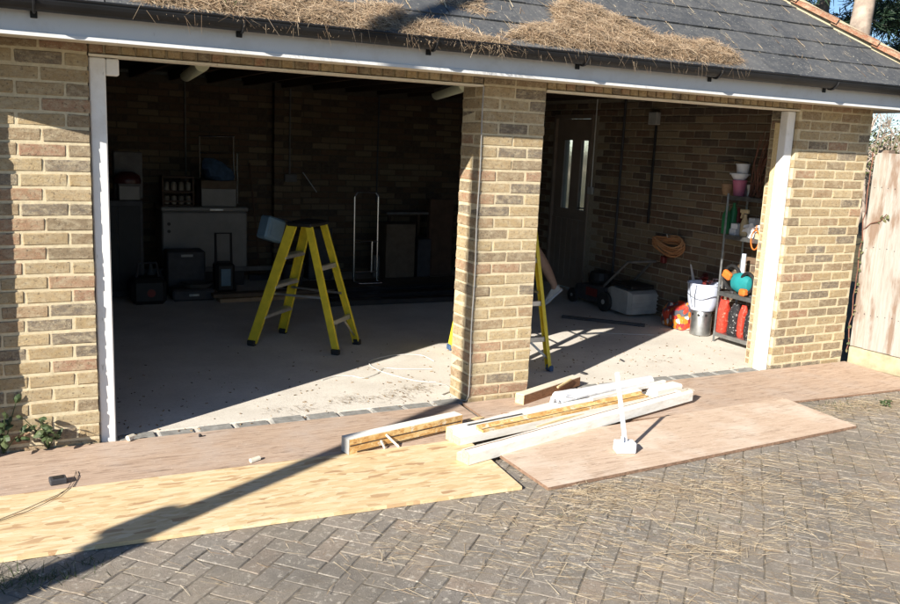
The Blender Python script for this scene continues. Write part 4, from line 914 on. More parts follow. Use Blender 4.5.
boxat('carton', 'upper white carton on the second shelf', 'carton', (738, 222), 5.46, zt[2] + .056, (.1, .07, .05), 'whitep', rz=.1)
boxat('carton', 'tall pale carton on the second shelf near the door jamb', 'carton', (755, 222), 5.50, zt[2], (.09, .07, .17), 'whitep')
p = S(752, 230, 5.40); m = MB()
for k in range(16):
    d = Vector((random.gauss(0, .5), random.gauss(0, 1), random.gauss(.3, .8))); q = Vector((5.42 + random.uniform(-.03, .05), p.y + random.uniform(-.07, .07), zt[2] + .02 + random.uniform(0, .08))); m.blade(q, d, random.uniform(.05, .1), .06, d.cross(Vector((1, .3, .2))), .2)
m.build('plastic_bag', 'whitep', label='crumpled white plastic bag at the edge of the second shelf', category='bag')
p = S(755, 240, 5.355); m = MB(); m.tube([(5.355, p.y + .045 * math.cos(a), p.z + .0 + .085 * math.sin(a)) for a in [k * 2 * PI / 24 for k in range(24)]], .006, 6, closed=True); m.tube([(5.355, p.y, p.z + .085), (5.37, p.y + .01, zt[2] + .12)], .006, 6); m.build('orange_lead', 'orange', label='looped orange lead hanging from the second shelf', category='lead')
pot('clear_tube', 'pale green tube standing on the middle shelf', 'tube', (741, 285), 5.50, zt[1], [(.024, 0), (.024, .02), (.02, .03), (.02, .36), (.016, .36)], 'bluewhite', 14)
boxat('carton', 'cardboard carton behind the teal power tool', 'carton', (752, 290), 5.55, zt[1], (.1, .13, .2), 'card')
p = S(742, 282, 5.44); tt = thing('hedge_trimmer', (p.x, p.y, zt[1]), 'teal power tool with black and orange grips on the middle shelf', 'power tool')
m = MB(); m.lathe([(.02, -.09), (.06, -.07), (.075, -.02), (.075, .03), (.05, .08), (.02, .09)], (p.x, p.y, zt[1] + .085), 14, Matrix.Rotation(PI / 2, 3, 'X'), .7, 1); m.build('housing', 'teal', tt, True)
m = MB(); m.tube([(p.x, p.y + .10 + .075 * math.cos(a), zt[1] + .11 + .085 * math.sin(a)) for a in [k * 2 * PI / 18 for k in range(18)]], .014, 8, closed=True); m.tube([(p.x - .03, p.y - .08 + .06 * math.cos(a), zt[1] + .10 + .07 * math.sin(a)) for a in [k * 2 * PI / 18 for k in range(18)]], .012, 8, closed=True); m.build('grip', 'black', tt)
m = MB(); m.box((p.x - .05, p.y + .10, zt[1] + .13), (.04, .08, .06), Matrix.Rotation(.4, 3, 'X'), .012); m.build('orange_cover', 'orange', tt); m = MB(); m.box((p.x - .05, p.y - .07, zt[1] + .03), (.05, .06, .05), None, .012); m.build('orange_foot', 'orange', tt)
m = MB(); m.bar((p.x + .02, p.y + .12, zt[1] + .02), (p.x + .03, p.y - .25, zt[1] + .02), .03, .012); m.build('blade', 'steel', tt)
tt.scale = (1.25, 1.25, 1.25)
m = MB()
for k in range(22): q = Vector((5.40 + random.uniform(0, .12), .42 + random.uniform(0, .5), zt[1] + .012)); m.box(q, (random.uniform(.02, .05), random.uniform(.02, .06), .02), Matrix.Rotation(random.uniform(0, 3), 3, 'Z'), .003)
m.build('shelf_clutter', 'dark', kind='stuff', label='small dark odds and ends along the front of the middle shelf')
def sack(name, label, pxy, x, z, d, mat, par=None):
    p = S(pxy[0], pxy[1], x); m = MB(); n = 16; prof = [(.42, 0), (.5, .05), (.52, .3), (.5, .7), (.44, .9), (.30, 1.0)]
    vs = []; fs = []
    for r, h in prof:
        for k in range(n):
            a = 2 * PI * k / n; cx, cy = math.cos(a), math.sin(a); sq = (abs(cx) ** 4 + abs(cy) ** 4) ** -.25; wob = 1 + .05 * math.sin(a * 3 + h * 9 + p.y * 40)
            vs.append((p.x + d[0] * r * cx * sq * wob * (1 if h < .9 else .45), p.y + d[1] * r * cy * sq * wob, z + .001 + d[2] * h))
    for i in range(len(prof) - 1):
        for k in range(n): fs.append((i * n + k, i * n + (k + 1) % n, (i + 1) * n + (k + 1) % n, (i + 1) * n + k))
    fs.append(tuple(range(n - 1, -1, -1))); fs.append(tuple((len(prof) - 1) * n + k for k in range(n))); m.add(vs, fs); return m.build(name, mat, smooth=True, label=label, category='bag')
rb = sack('red_bag', 'red plastic carrier bag on the bottom shelf', (722, 325), 5.44, zt[0], (.11, .12, .30), 'redbag')
q0 = S(722, 325, 5.44); m = MB(); m.tube([(q0.x, q0.y + .05 * math.cos(a), zt[0] + .28 + .07 * math.sin(a)) for a in [k * PI / 8 for k in range(9)]], .01, 6); m.build('handle', 'redp', rb)
sack('charcoal_bag', 'black printed bag on the bottom shelf, next to the red carrier', (734, 330), 5.44, zt[0], (.11, .10, .29), 'blackbag')
sack('red_bag', 'narrow red bag squeezed between two black printed bags', (742, 330), 5.46, zt[0], (.09, .07, .29), 'redbag')
sack('charcoal_bag', 'black printed bag on the bottom shelf beside the door jamb', (751, 335), 5.44, zt[0], (.11, .11, .29), 'blackbag')
pot('jar', 'small yellow jar by the door jamb on the second shelf', 'jar', (759, 228), 5.42, zt[2], [(.026, 0), (.028, .05), (.02, .06), (.022, .075)], 'beige', 14)
pot('jar', 'squat white jar behind the spray bottle', 'jar', (748, 228), 5.54, zt[2], [(.035, 0), (.036, .09), (.03, .10), (.032, .12)], 'whitep', 14)
pot('paint_tin', 'dull paint tin at the back of the top shelf', 'tin', (750, 188), 5.55, zt[3], [(.05, 0), (.05, .10), (.053, .105), (.05, .11)], 'steel', 18)
pot('paint_tin', 'paint tin on the middle shelf left of the teal tool', 'tin', (725, 288), 5.55, zt[1], [(.045, 0), (.045, .10), (.048, .105), (.045, .11)], 'dimgrey', 18)
pot('bottle', 'red capped bottle at the back of the second shelf', 'bottle', (737, 228), 5.57, zt[2], [(.03, 0), (.032, .16), (.012, .20), (.012, .24)], 'reddark', 14)
p = S(733, 163, 5.50); m = MB(); m.tube([(5.48, p.y + .12, zt[3] + .30), (5.50, p.y, zt[3] + .315), (5.52, p.y - .16, zt[3] + .30), (5.55, p.y - .26, zt[3] + .02)], [.004, .007, .006, .005], 6); m.build('bent_branch', 'cable_dark', label='dark bent branch arching over the tubs on the top shelf', category='branch')
# bundle of canes leaning in the corner above the shelves
m = MB()
for k in range(16): 
    a0 = S(756, 190, 5.5) + Vector((random.uniform(-.05, .05), random.uniform(-.09, .09), 0)); a0.z = zt[3] + .004; a1 = S(772, 140, 5.48) + Vector((random.uniform(-.1, .1), random.uniform(-.07, .05), random.uniform(-.15, .12))); mid = a0.lerp(a1, .5) + Vector((random.uniform(-.06, .06), random.uniform(-.06, .06), 0)); m.tube([a0, mid, a1], [.006, .005, .003], 5)
m.build('cane_bundle', 'twig', label='bundle of reddish canes standing above the shelving', category='canes')
# steel burner with a white bucket on it
p = G(701, 335); cy = thing('steel_cylinder', (p.x, p.y + .02, 0), 'dull steel cylinder with a ring of holes beside the shelving', 'burner'); m = MB(); m.lathe([(.085, 0), (.098, .01), (.098, .20), (.090, .235), (.08, .245), (.07, .245)], (p.x, p.y + .02, 0), 24); m.build('body', 'steel', cy, True)
for k in range(9): a = k * 2 * PI / 9 + .2; q = Vector((p.x, p.y + .02, 0)) + Vector((math.cos(a) * .0955, math.sin(a) * .0955, .205)); dq = Vector((math.cos(a), math.sin(a), 0)); m = MB(); m.tube([q, q + dq * .004], .013, 10); m.build('hole', 'black', cy)
bk = thing('white_bucket', (p.x, p.y + .02, .246), 'white bucket standing on the steel cylinder', 'bucket'); m = MB(); m.lathe([(.11, .247), (.135, .30), (.15, .40), (.155, .485), (.162, .49), (.162, .505), (.148, .505), (.12, .27)], (p.x, p.y + .02, 0), 24); m.build('pail', 'bluewhite', bk, True)
m = MB()
for s_ in (-1, 1): m.tube([(p.x - .165, p.y + .05 * s_, .50), (p.x - .158, p.y + .03 * s_, .40), (p.x - .13, p.y + .02 * s_, .28)], .003, 5)
m.tube([(p.x + .15 * math.cos(a), p.y + .02 + .16 * math.sin(a), .38 + .02 * math.sin(3 * a)) for a in [k * 2 * PI / 24 for k in range(24)]], .003, 5, closed=True); m.build('wire_handle', 'dark', bk)
bc = Vector((p.x, p.y + .02, .0)); m = MB()
for k in range(16):
    d = Vector((random.gauss(0, .8), random.gauss(0, 1), random.gauss(.1, .4))); m.blade(bc + Vector((random.uniform(-.06, .06), random.uniform(-.1, .05), .50 + random.uniform(0, .07))), d, random.uniform(.06, .12), .06, d.cross(Vector((.4, .3, 1))), .3)
rgs = m.build('rags', 'reddark', label='dark red rags heaped in the white bucket', category='rags')
m = MB(); m.blade(bc + Vector((-.02, .13, .50)), (-.1, .25, 1), .17, .06, (.2, 1, 0), .05); m.build('white_corner', 'whitep', rgs)
sack('printed_bag', 'orange and red printed plastic bag on the floor beside the steel cylinder', (682, 325), 5.46, 0, (.20, .23, .27), 'bag')
sack('printed_bag', 'small orange and white printed bag slumped nearest the mower', (671, 322), 5.46, 0, (.16, .16, .23), 'bag')
lone_bar('orange_tool', (5.5, 1.42, .16), (5.52, 1.35, .36), .05, .09, 'orange', 'orange handled tool sticking up behind the printed bags', 'tool', .015)

# ------------------------------------------------------------------ left bay, in the dark
fz = thing('chest_freezer', (1.5, 5.05, 0), 'pale chest freezer standing against the back wall', 'freezer')
m = MB(); m.bx(1.05, 1.97, 4.80, 5.30, .20, .83, .015); m.build('cabinet', 'fridge', fz)
m = MB(); m.bx(1.04, 1.98, 4.785, 5.31, .835, .885, .012); m.build('lid', 'fridge', fz)
m = MB(); m.bx(1.08, 1.94, 4.83, 5.28, .0, .198); m.build('plinth', 'black', fz)
m = MB(); m.bx(1.55, 1.70, 4.772, 4.784, .845, .87, .003); m.build('handle', 'steel', fz)
for z in (.70, .62): m = MB(); m.tube([(1.12, 4.799, z), (1.12, 4.79, z)], .018, 10); m.build('vent_hole', 'black', fz)
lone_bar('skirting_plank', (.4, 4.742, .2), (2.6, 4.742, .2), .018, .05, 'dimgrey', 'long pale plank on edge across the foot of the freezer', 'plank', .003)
for x in (.6, 2.3): lone_bar('plank_support', (x, 4.765, .0), (x, 4.765, .174), .03, .04, 'dark_wood', 'dark block propping the %s end of the long plank' % ('left' if x < 1 else 'right'), 'block', .003)
# tins in a crate on the freezer
cr = thing('bottle_crate', (1.235, 4.98, .886), 'dark open crate of pale tins on the left of the freezer', 'crate'); m = MB(); m.bx(1.07, 1.40, 4.87, 5.1, .887, .90)
for z in (.93, 1.03, 1.19): m.bx(1.07, 1.40, 4.865, 4.877, z, z + .018); m.bx(1.07, 1.40, 5.09, 5.10, z, z + .018)
for x in (1.075, 1.395): m.bx(x - .008, x + .008, 4.862, 5.1, .887, 1.21)
m.build('frame', 'dark_wood', cr)
for i in range(4):
    for j in range(2): m = MB(); x = 1.12 + i * .077; z = .905 + j * .15; m.lathe([(.03, z), (.03, z + .075), (.022, z + .09)], (x, 4.93, 0), 12); link_ = m.build('tin', 'tin', cr, True)
boxat('cardboard_box', 'pale cardboard box on the right of the freezer lid', 'box', (0, 0), 5.45, 9, (.01, .01, .01), 'card') if False else None
m = MB(); m.bx(1.48, 1.86, 4.86, 5.16, .886, 1.08, .004); cbx = m.build('cardboard_box', 'fridge', label='pale box on the right of the freezer lid', category='box'); m = MB(); m.bx(1.475, 1.865, 4.855, 5.165, 1.081, 1.17, .004); m.build('box_lid', 'dimcard', cbx)
m = MB(); vs = []; n = 12
for i, (r, z) in enumerate([(.15, 1.171), (.17, 1.22), (.16, 1.30), (.11, 1.37), (.05, 1.41)]):
    for k in range(n): a = 2 * PI * k / n; w_ = 1 + .18 * math.sin(a * 3 + i) ; vs.append((1.67 + r * w_ * math.cos(a) + (.04 - i * .03), 5.0 + r * .8 * w_ * math.sin(a), z))
m.add(vs, [(i * n + k, i * n + (k + 1) % n, (i + 1) * n + (k + 1) % n, (i + 1) * n + k) for i in range(4) for k in range(n)] + [tuple(range(n - 1, -1, -1)), tuple(4 * n + k for k in range(n))]); m.build('cloth_bundle', 'bluecloth', smooth=True, label='dark blue cloth bundle heaped on the box above the freezer', category='cloth')
def tube_frame(name, loc, label, cat, bars, r, mat, extra=None):
    t = thing(name, loc, label, cat)
    for nm, pts in bars: m = MB(); m.tube(pts, r, 8); m.build(nm, mat, t)
    return t
tube_frame('chrome_rack', (1.75, 5.36, 0), 'tall chrome tube rack behind the freezer', 'rack', [('upright', [(1.555, 5.34, 0), (1.555, 5.34, 1.64)]), ('upright', [(1.94, 5.34, 0), (1.94, 5.34, 1.66)]), ('top_bar', [(1.545, 5.34, 1.645), (1.95, 5.34, 1.655)]), ('cross_bar', [(1.56, 5.325, 1.46), (1.98, 5.325, 1.46), (1.98, 5.325, 0)]), ('cross_bar', [(1.555, 5.34, .3), (1.94, 5.34, .3)])], .011, 'chrome')
# left cabinet with goods
m = MB(); m.bx(.30, .80, 4.35, 4.80, 0, .985, .006); cab = m.build('cabinet', 'dark', label='dark cabinet at the left of the freezer', category='cabinet'); m = MB(); m.bx(.34, .55, 4.343, 4.3495, .06, .93, .002); m.build('cabinet_door', 'black', cab); m = MB(); m.bx(.56, .77, 4.343, 4.3495, .06, .93, .002); m.build('cabinet_door', 'black', cab)
m = MB(); m.bx(.62, .92, 4.87, 5.0, .986, 1.47, .006); pan = None
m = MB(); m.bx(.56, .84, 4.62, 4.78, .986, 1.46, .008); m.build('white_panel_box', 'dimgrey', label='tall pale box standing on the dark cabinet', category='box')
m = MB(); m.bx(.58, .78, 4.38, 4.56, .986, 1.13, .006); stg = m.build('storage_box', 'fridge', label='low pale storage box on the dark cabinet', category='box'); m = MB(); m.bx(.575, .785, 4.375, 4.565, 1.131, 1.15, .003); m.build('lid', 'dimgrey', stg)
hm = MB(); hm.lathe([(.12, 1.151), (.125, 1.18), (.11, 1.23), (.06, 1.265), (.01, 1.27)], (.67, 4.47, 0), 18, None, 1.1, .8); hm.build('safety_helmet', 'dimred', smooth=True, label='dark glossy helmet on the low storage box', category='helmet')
# upright cleaner on the floor
vc = thing('pressure_washer', (1.58, 4.2, 0), 'small dark pressure washer with loop handle in front of the freezer', 'washer'); m = MB(); m.bx(1.48, 1.68, 4.12, 4.32, .05, .36, .03); m.build('body', 'black', vc); m = MB(); m.tube([(1.50, 4.22, .34), (1.50, 4.24, .66), (1.66, 4.24, .66), (1.66, 4.22, .34)], .014, 8); m.build('handle', 'black', vc); m = MB(); m.bx(1.53, 1.63, 4.11, 4.119, .12, .30, .003); m.build('front_panel', 'bluebox', vc)
for x in (1.465, 1.695): m = MB(); m.lathe([(.06, -.018), (.07, -.01), (.07, .01), (.06, .018)], (x, 4.28, .071), 16, Matrix.Rotation(PI / 2, 3, 'Y')); m.build('wheel', 'rubber', vc)
# tool bag and case
tb = sack('tool_bag', 'bulky dark tool bag on the floor before the cabinet', (0, 0), 1, 0, (1, 1, 1), 'black') if False else None
tb = thing('tool_bag', (.78, 4.0, 0), 'bulky dark tool bag with a red badge on the floor', 'tool bag'); m = MB(); m.bx(.62, .95, 3.86, 4.14, 0, .26, .04); m.build('bag', 'black', tb); m = MB(); m.tube([(.68, 4.0, .25), (.70, 4.0, .40), (.87, 4.0, .40), (.89, 4.0, .25)], .014, 8); m.build('handle', 'dark', tb); m = MB(); m.tube([(.80, 3.8595, .12), (.80, 3.853, .12)], .04, 12); m.build('badge', 'reddark', tb)
m = MB(); m.bx(1.02, 1.44, 3.98, 4.24, 0, .12, .02); tcs = m.build('tool_case', 'dark', label='flat dark tool case on the floor right of the tool bag', category='case'); m = MB(); m.bx(1.18, 1.28, 3.968, 3.9795, .05, .075, .003); m.build('latch', 'steel', tcs)
m = MB(); m.bx(1.03, 1.42, 4.36, 4.62, 0, .46, .015); cs2 = m.build('plastic_crate', 'dark', label='dark plastic crate standing before the freezer', category='crate'); m = MB(); m.bx(1.17, 1.29, 4.352, 4.3595, .40, .425, .002); m.build('handle_slot', 'greyp', cs2)
for k, (x, y, r_, h, mt, lb) in enumerate(((.90, 4.62, .045, .30, 'dimgrey', 'slim pale bottle on the floor between cabinet and freezer'), (.99, 4.55, .04, .24, 'dark', 'short dark bottle beside the slim pale bottle'), (.93, 4.42, .05, .20, 'green', 'dull green bottle in front of the cabinet'))):
    m = MB(); m.lathe([(r_ * .9, .001), (r_, .02), (r_, h * .65), (r_ * .4, h * .85), (r_ * .4, h)], (x, y, 0), 14); m.build('bottle', mt, smooth=True, label=lb, category='bottle')
br_ = thing('broom', (2.2, 5.2, 0), 'dark broom leaning on the back wall right of the freezer', 'broom'); m = MB(); m.tube([(2.2, 5.12, .06), (2.16, 5.47, 1.35)], .012, 8); m.build('handle', 'dimwood', br_); m = MB(); m.bx(2.06, 2.34, 5.08, 5.15, .0, .07, .01); m.build('head', 'dark', br_)
m = MB(); m.lathe([(.11, .001), (.14, .26), (.15, .26), (.15, .28), (.13, .28)], (2.42, 4.55, .0), 20); m.build('bucket', 'dark', smooth=True, label='dark bucket on the floor behind the ladder', category='bucket')
m = MB()
for k in range(5): m.tube([(1.28 + (.13 + .008 * k) * math.cos(a), 4.11 + (.10 + .006 * k) * math.sin(a), .128 + .009 * k) for a in [q * 2 * PI / 20 for q in range(20)]], .006, 5, closed=True)
m.build('cable_coil', 'cable_dark', label='dark coil of cable on the flat tool case', category='cable coil')
# planks on the floor
for (y, z, x0, x1, nm) in ((3.88, .02, 1.45, 2.75, 'lower'), (3.93, .061, 1.40, 2.70, 'upper')): lone_bar('floor_plank', (x0, y, z), (x1, y + .05, z), .14, .038, 'card' if nm == 'lower' else 'dimcard', '%s of two pale planks stacked on the garage floor' % nm, 'plank', .003)
# long sheets behind the ladder
for i, (x0, y0, x1, y1, w_) in enumerate(((2.45, 3.42, 4.05, 3.36, .12), (2.55, 3.70, 4.35, 3.80, .16), (2.6, 4.02, 4.6, 4.15, .10))):
    lone_bar('black_trunking', (x0, y0, .03), (x1, y1, .03), w_, .055, 'black', ('nearest', 'middle', 'farthest')[i] + ' of three long black trunking lengths on the floor behind the ladder', 'trunking', .006)
for (x, y) in ((3.0, 3.40), (3.5, 3.72), (3.9, 3.37), (2.9, 3.72), (4.2, 3.79)): pass
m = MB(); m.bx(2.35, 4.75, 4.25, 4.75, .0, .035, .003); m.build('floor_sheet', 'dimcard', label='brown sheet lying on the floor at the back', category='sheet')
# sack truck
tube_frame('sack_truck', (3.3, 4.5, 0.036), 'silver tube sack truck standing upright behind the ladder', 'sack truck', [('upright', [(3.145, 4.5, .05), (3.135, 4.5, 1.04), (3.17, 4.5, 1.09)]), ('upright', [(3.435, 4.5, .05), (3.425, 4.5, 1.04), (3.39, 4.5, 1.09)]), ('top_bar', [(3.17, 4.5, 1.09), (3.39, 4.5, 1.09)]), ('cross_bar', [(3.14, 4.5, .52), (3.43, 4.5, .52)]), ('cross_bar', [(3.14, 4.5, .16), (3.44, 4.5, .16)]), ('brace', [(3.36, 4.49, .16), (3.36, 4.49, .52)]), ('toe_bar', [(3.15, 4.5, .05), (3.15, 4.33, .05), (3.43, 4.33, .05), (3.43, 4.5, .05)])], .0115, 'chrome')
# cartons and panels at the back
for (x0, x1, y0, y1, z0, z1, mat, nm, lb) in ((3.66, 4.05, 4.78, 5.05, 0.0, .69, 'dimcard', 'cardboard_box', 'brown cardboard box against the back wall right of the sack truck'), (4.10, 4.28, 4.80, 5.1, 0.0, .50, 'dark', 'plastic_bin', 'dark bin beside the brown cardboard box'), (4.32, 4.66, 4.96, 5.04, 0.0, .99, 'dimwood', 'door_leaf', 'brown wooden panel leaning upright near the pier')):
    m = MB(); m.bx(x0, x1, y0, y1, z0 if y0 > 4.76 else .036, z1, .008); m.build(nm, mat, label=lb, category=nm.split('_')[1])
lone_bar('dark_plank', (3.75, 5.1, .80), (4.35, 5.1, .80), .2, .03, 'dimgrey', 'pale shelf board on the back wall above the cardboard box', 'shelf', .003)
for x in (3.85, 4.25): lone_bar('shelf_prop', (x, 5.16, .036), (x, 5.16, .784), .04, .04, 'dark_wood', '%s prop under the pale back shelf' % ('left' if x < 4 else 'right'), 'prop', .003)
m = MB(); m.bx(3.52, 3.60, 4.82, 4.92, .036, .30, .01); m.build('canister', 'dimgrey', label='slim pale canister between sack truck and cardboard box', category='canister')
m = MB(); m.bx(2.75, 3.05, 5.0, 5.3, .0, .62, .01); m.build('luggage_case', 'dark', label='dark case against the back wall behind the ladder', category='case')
# blue plastic box hung at the ladder
bb_ = Vector((1.50, 2.06, .945)); m = MB(); Rb = Matrix.Rotation(rad(27), 3, 'Z') @ Matrix.Rotation(rad(18), 3, 'Y'); m.box(bb_, (.19, .12, .19), Rb, .015); bbx = m.build('plastic_tray', 'bluebox', label='blue grey plastic tray hooked on the left of the ladder top', category='tray'); m = MB(); m.box(bb_ + Rb @ Vector((0, -.062, 0)), (.11, .004, .11), Rb, .001); m.build('panel', 'bluebox', bbx)
m = MB(); m.tube([bb_ + Vector((.05, .0, .09)), Vector((1.60, 1.99, 1.03)), Vector((1.66, 1.95, 1.01))], .005, 6); m.build('hook', 'dark', bbx)
# conduits and socket on the back wall
c = thing('wall_socket', (2.62, 5.37, 1.2), 'double socket on the back wall pier with conduit above', 'socket'); m = MB(); m.box((2.63, 5.365, 1.19), (.15, .045, .09), None, .005); m.build('plate', 'dimgrey', c); m = MB(); m.tube([(2.62, 5.375, 1.24), (2.62, 5.375, 2.24)], .011, 8); m.build('conduit', 'dimgrey', c)
m = MB(); m.tube([(1.425, 5.487, .9), (1.425, 5.487, 2.24)], .011, 8); m.build('conduit', 'dimgrey', label='pale conduit down the back wall above the freezer', category='conduit')
m = MB(); m.tube([(3.80, 5.487, .9), (3.80, 5.487, 2.24)], .011, 8); m.build('conduit', 'dark', label='dark conduit on the back wall right of the ladder', category='conduit')
lone_bar('metal_rod', (2.80, 5.42, 1.26), (2.98, 5.42, 1.02), .010, .010, 'greyp', 'short bright rod slanting on the back wall above the ladder', 'rod', 0)
# ceiling lamps, unlit
def batten(a, b_, label):
    a = Vector(a); b_ = Vector(b_); t = thing('batten_light', a, label, 'lamp', group='ceiling batten lamps'); d = (b_ - a).normalized(); m = MB(); m.bar(a, b_, .07, .04, ch=.006); bs = Vector((0, 0, .045)); m2 = MB(); m2.bar(a + bs, b_ + bs, .06, .045, ch=.004); m2.build('base', 'greyp', t)
    n = 10; y = Vector((-d.y, d.x, 0)); vs = []
    m = MB()
    for p in (a, b_):
        for k in range(n + 1): q = PI + PI * k / n; vs.append(p + y * math.cos(q) * .055 + Vector((0, 0, .022 + math.sin(q) * .06)))
    m.add(vs, [(k, k + 1, n + 2 + k, n + 1 + k) for k in range(n)] + [tuple(range(n, -1, -1)), tuple(range(n + 1, 2 * n + 2))]); m.build('diffuser', 'lampgreen', t)
batten((.90, 1.75, 2.168), (1.05, 3.25, 2.168), 'pale green batten lamp under the ceiling of the left bay')
batten((3.06, 1.75, 2.168), (3.62, 3.45, 2.168), 'pale green batten lamp under the ceiling beside the centre pier')

# ------------------------------------------------------------------ person behind the pier, stepping to the left
PB = Vector((4.37, 3.05, 0)); PF = Vector((-.889, .457, 0)).normalized(); PS = Vector((.457, .889, 0)).normalized()
def P_(f, s_, z): return PB + PF * f + PS * s_ + Vector((0, 0, z))
def skinned(name, nodes, edges, mat, parent, sub=2, root=0):
    me = bpy.data.meshes.new(name); o0 = WL[parent.name] if parent else PB
    me.from_pydata([tuple(Vector(n[0]) - o0) for n in nodes], edges, []); me.materials.append(M[mat])
    o = link(name, me, parent, o0); mod = o.modifiers.new('skin', 'SKIN'); mod.use_smooth_shade = True
    for i, n in enumerate(nodes):
        sv = me.skin_vertices[0].data[i] if me.skin_vertices else None
        if sv: r = n[1]; sv.radius = (r, r) if not isinstance(r, tuple) else r; sv.use_root = (i == root)
    s2 = o.modifiers.new('sub', 'SUBSURF'); s2.levels = sub; s2.render_levels = sub; return o
def skin_mesh(name, nodes, edges, mat, parent):
    me = bpy.data.meshes.new(name + '_s'); o0 = WL[parent.name]
    me.from_pydata([tuple(Vector(n[0]) - o0) for n in nodes], edges, [])
    tmp = bpy.data.objects.new('tmp_skin', me); COL.objects.link(tmp); tmp.modifiers.new('skin', 'SKIN')
    if not me.skin_vertices:
        import bmesh
        bm = bmesh.new(); bm.from_mesh(me); bm.verts.layers.skin.verify(); bm.to_mesh(me); bm.free()
    for i, n in enumerate(nodes):
        r = n[1]; sv = me.skin_vertices[0].data[i]; sv.radius = r if isinstance(r, tuple) else (r, r); sv.use_root = (i == 0)
    s2 = tmp.modifiers.new('sub', 'SUBSURF'); s2.levels = 2; s2.render_levels = 2
    dg = bpy.context.evaluated_depsgraph_get(); ev = tmp.evaluated_get(dg); out = bpy.data.meshes.new_from_object(ev)
    bpy.data.objects.remove(tmp); out.name = name; out.materials.clear(); out.materials.append(M[mat]); out.polygons.foreach_set('use_smooth', [True] * len(out.polygons))
    return link(name, out, parent, o0)
person = thing('person', PB, 'person in shorts and pale trainers stepping left, mostly hidden behind the pier', 'person')
nodes = [(P_(0, 0, .95), .135), (P_(.02, 0, 1.15), .125), (P_(.03, 0, 1.34), .14), (P_(.04, 0, 1.47), .07), (P_(.06, 0, 1.54), .055), (P_(.085, 0, 1.62), .085), (P_(.085, 0, 1.70), .085), (P_(.075, 0, 1.755), .05)]
edges = [(i, i + 1) for i in range(7)]
def chain(base, pts):
    k = base
    for p in pts: nodes.append(p); edges.append((k, len(nodes) - 1)); k = len(nodes) - 1
    return k
for s_, sw in ((-1, .16), (1, -.14)):
    wr_ = chain(2, [(P_(.03, .17 * s_, 1.40), .062), (P_(.02 + sw * .3, .22 * s_, 1.14), .046), (P_(.06 + sw, .20 * s_, .92), .034), (P_(.08 + sw * 1.1, .195 * s_, .84), .036)])
    for k in range(4):
        o_ = (k - 1.5) * .02; chain(wr_, [(P_(.085 + sw * 1.15 + o_, .19 * s_, .785), .010), (P_(.08 + sw * 1.15 + o_, .175 * s_, .75 - .006 * (k in (1, 2))), .008)])
    chain(wr_, [(P_(.12 + sw * 1.1, .17 * s_, .82), .011), (P_(.125 + sw * 1.1, .155 * s_, .78), .009)])
chain(0, [(P_(.02, -.09, .88), .095), (P_(-.28, -.08, .60), .066), (P_(-.40, -.08, .42), .058), (P_(-.50, -.08, .24), .04), (P_(-.49, -.08, .17), .036)])
chain(0, [(P_(.02, .09, .88), .095), (P_(.16, .09, .50), .066), (P_(.17, .09, .30), .058), (P_(.17, .09, .10), .04), (P_(.20, .09, .05), .035)])
skin_mesh('body', nodes, edges, 'skin', person)
skin_mesh('shirt', [(P_(.0, 0, .93), .16), (P_(.02, 0, 1.15), .145), (P_(.03, 0, 1.34), .16), (P_(.04, 0, 1.45), .09), (P_(.03, -.18, 1.40), .082), (P_(.03, -.225, 1.20), .068), (P_(.03, .18, 1.40), .082), (P_(.0, .225, 1.20), .068)], [(0, 1), (1, 2), (2, 3), (2, 4), (4, 5), (2, 6), (6, 7)], 'shirt', person)
skin_mesh('shorts', [(P_(0, 0, .97), .15), (P_(.02, -.09, .86), .115), (P_(-.20, -.085, .67), .095), (P_(.02, .09, .86), .115), (P_(.13, .09, .58), .095)], [(0, 1), (1, 2), (0, 3), (3, 4)], 'shorts', person)
m = MB(); m.lathe([(.092, 1.645), (.098, 1.69), (.09, 1.74), (.06, 1.785), (.015, 1.80)], P_(.065, 0, 0), 18, None, 1, .9); m.build('hair', 'hair', person, True)
m = MB(); m.lathe([(.004, 0), (.018, .01), (.006, .03)], P_(.17, 0, 1.60), 8); m.build('nose', 'skin', person, True)
def shoe(heel, toe, up):
    heel = Vector(heel); toe = Vector(toe); x = (toe - heel).normalized(); z = Vector(up); z = (z - x * z.dot(x)).normalized(); y = z.cross(x); L_ = (toe - heel).length; n = 14
    def loft(secs, name, mat, par):
        m = MB(); vs = []
        for t, hw, lo, hi in secs:
            for k in range(n): a = 2 * PI * k / n; sn = math.sin(a); vs.append(heel + x * L_ * t + y * hw * math.cos(a) + z * (lo + (hi - lo) * (.5 + .5 * max(-1, min(1, sn * 1.25)))))
        N_ = len(secs); m.add(vs, [(i * n + k, i * n + (k + 1) % n, (i + 1) * n + (k + 1) % n, (i + 1) * n + k) for i in range(N_ - 1) for k in range(n)] + [tuple(range(n - 1, -1, -1)), tuple((N_ - 1) * n + k for k in range(n))]); return m.build(name, mat, par, True)
    s_ = loft([(-.05, .012, .02, .06), (0, .030, .012, .085), (.2, .034, .012, .088), (.38, .036, .012, .08), (.6, .041, .012, .06), (.82, .042, .012, .046), (.95, .032, .012, .036), (1.0, .012, .014, .026)], 'shoe', 'shoe', person)
    loft([(-.06, .014, -.008, .014), (0, .033, -.012, .018), (.4, .036, -.008, .018), (.75, .046, -.012, .018), (.95, .036, -.008, .018), (1.02, .014, .0, .016)], 'sole', 'whitep', s_)
shoe(P_(-.575, -.08, .195), P_(-.40, -.08, .02), (PF * -.75 * -1 + Vector((0, 0, .66))))
shoe(P_(.09, .09, .02), P_(.36, .09, .02), (0, 0, 1))

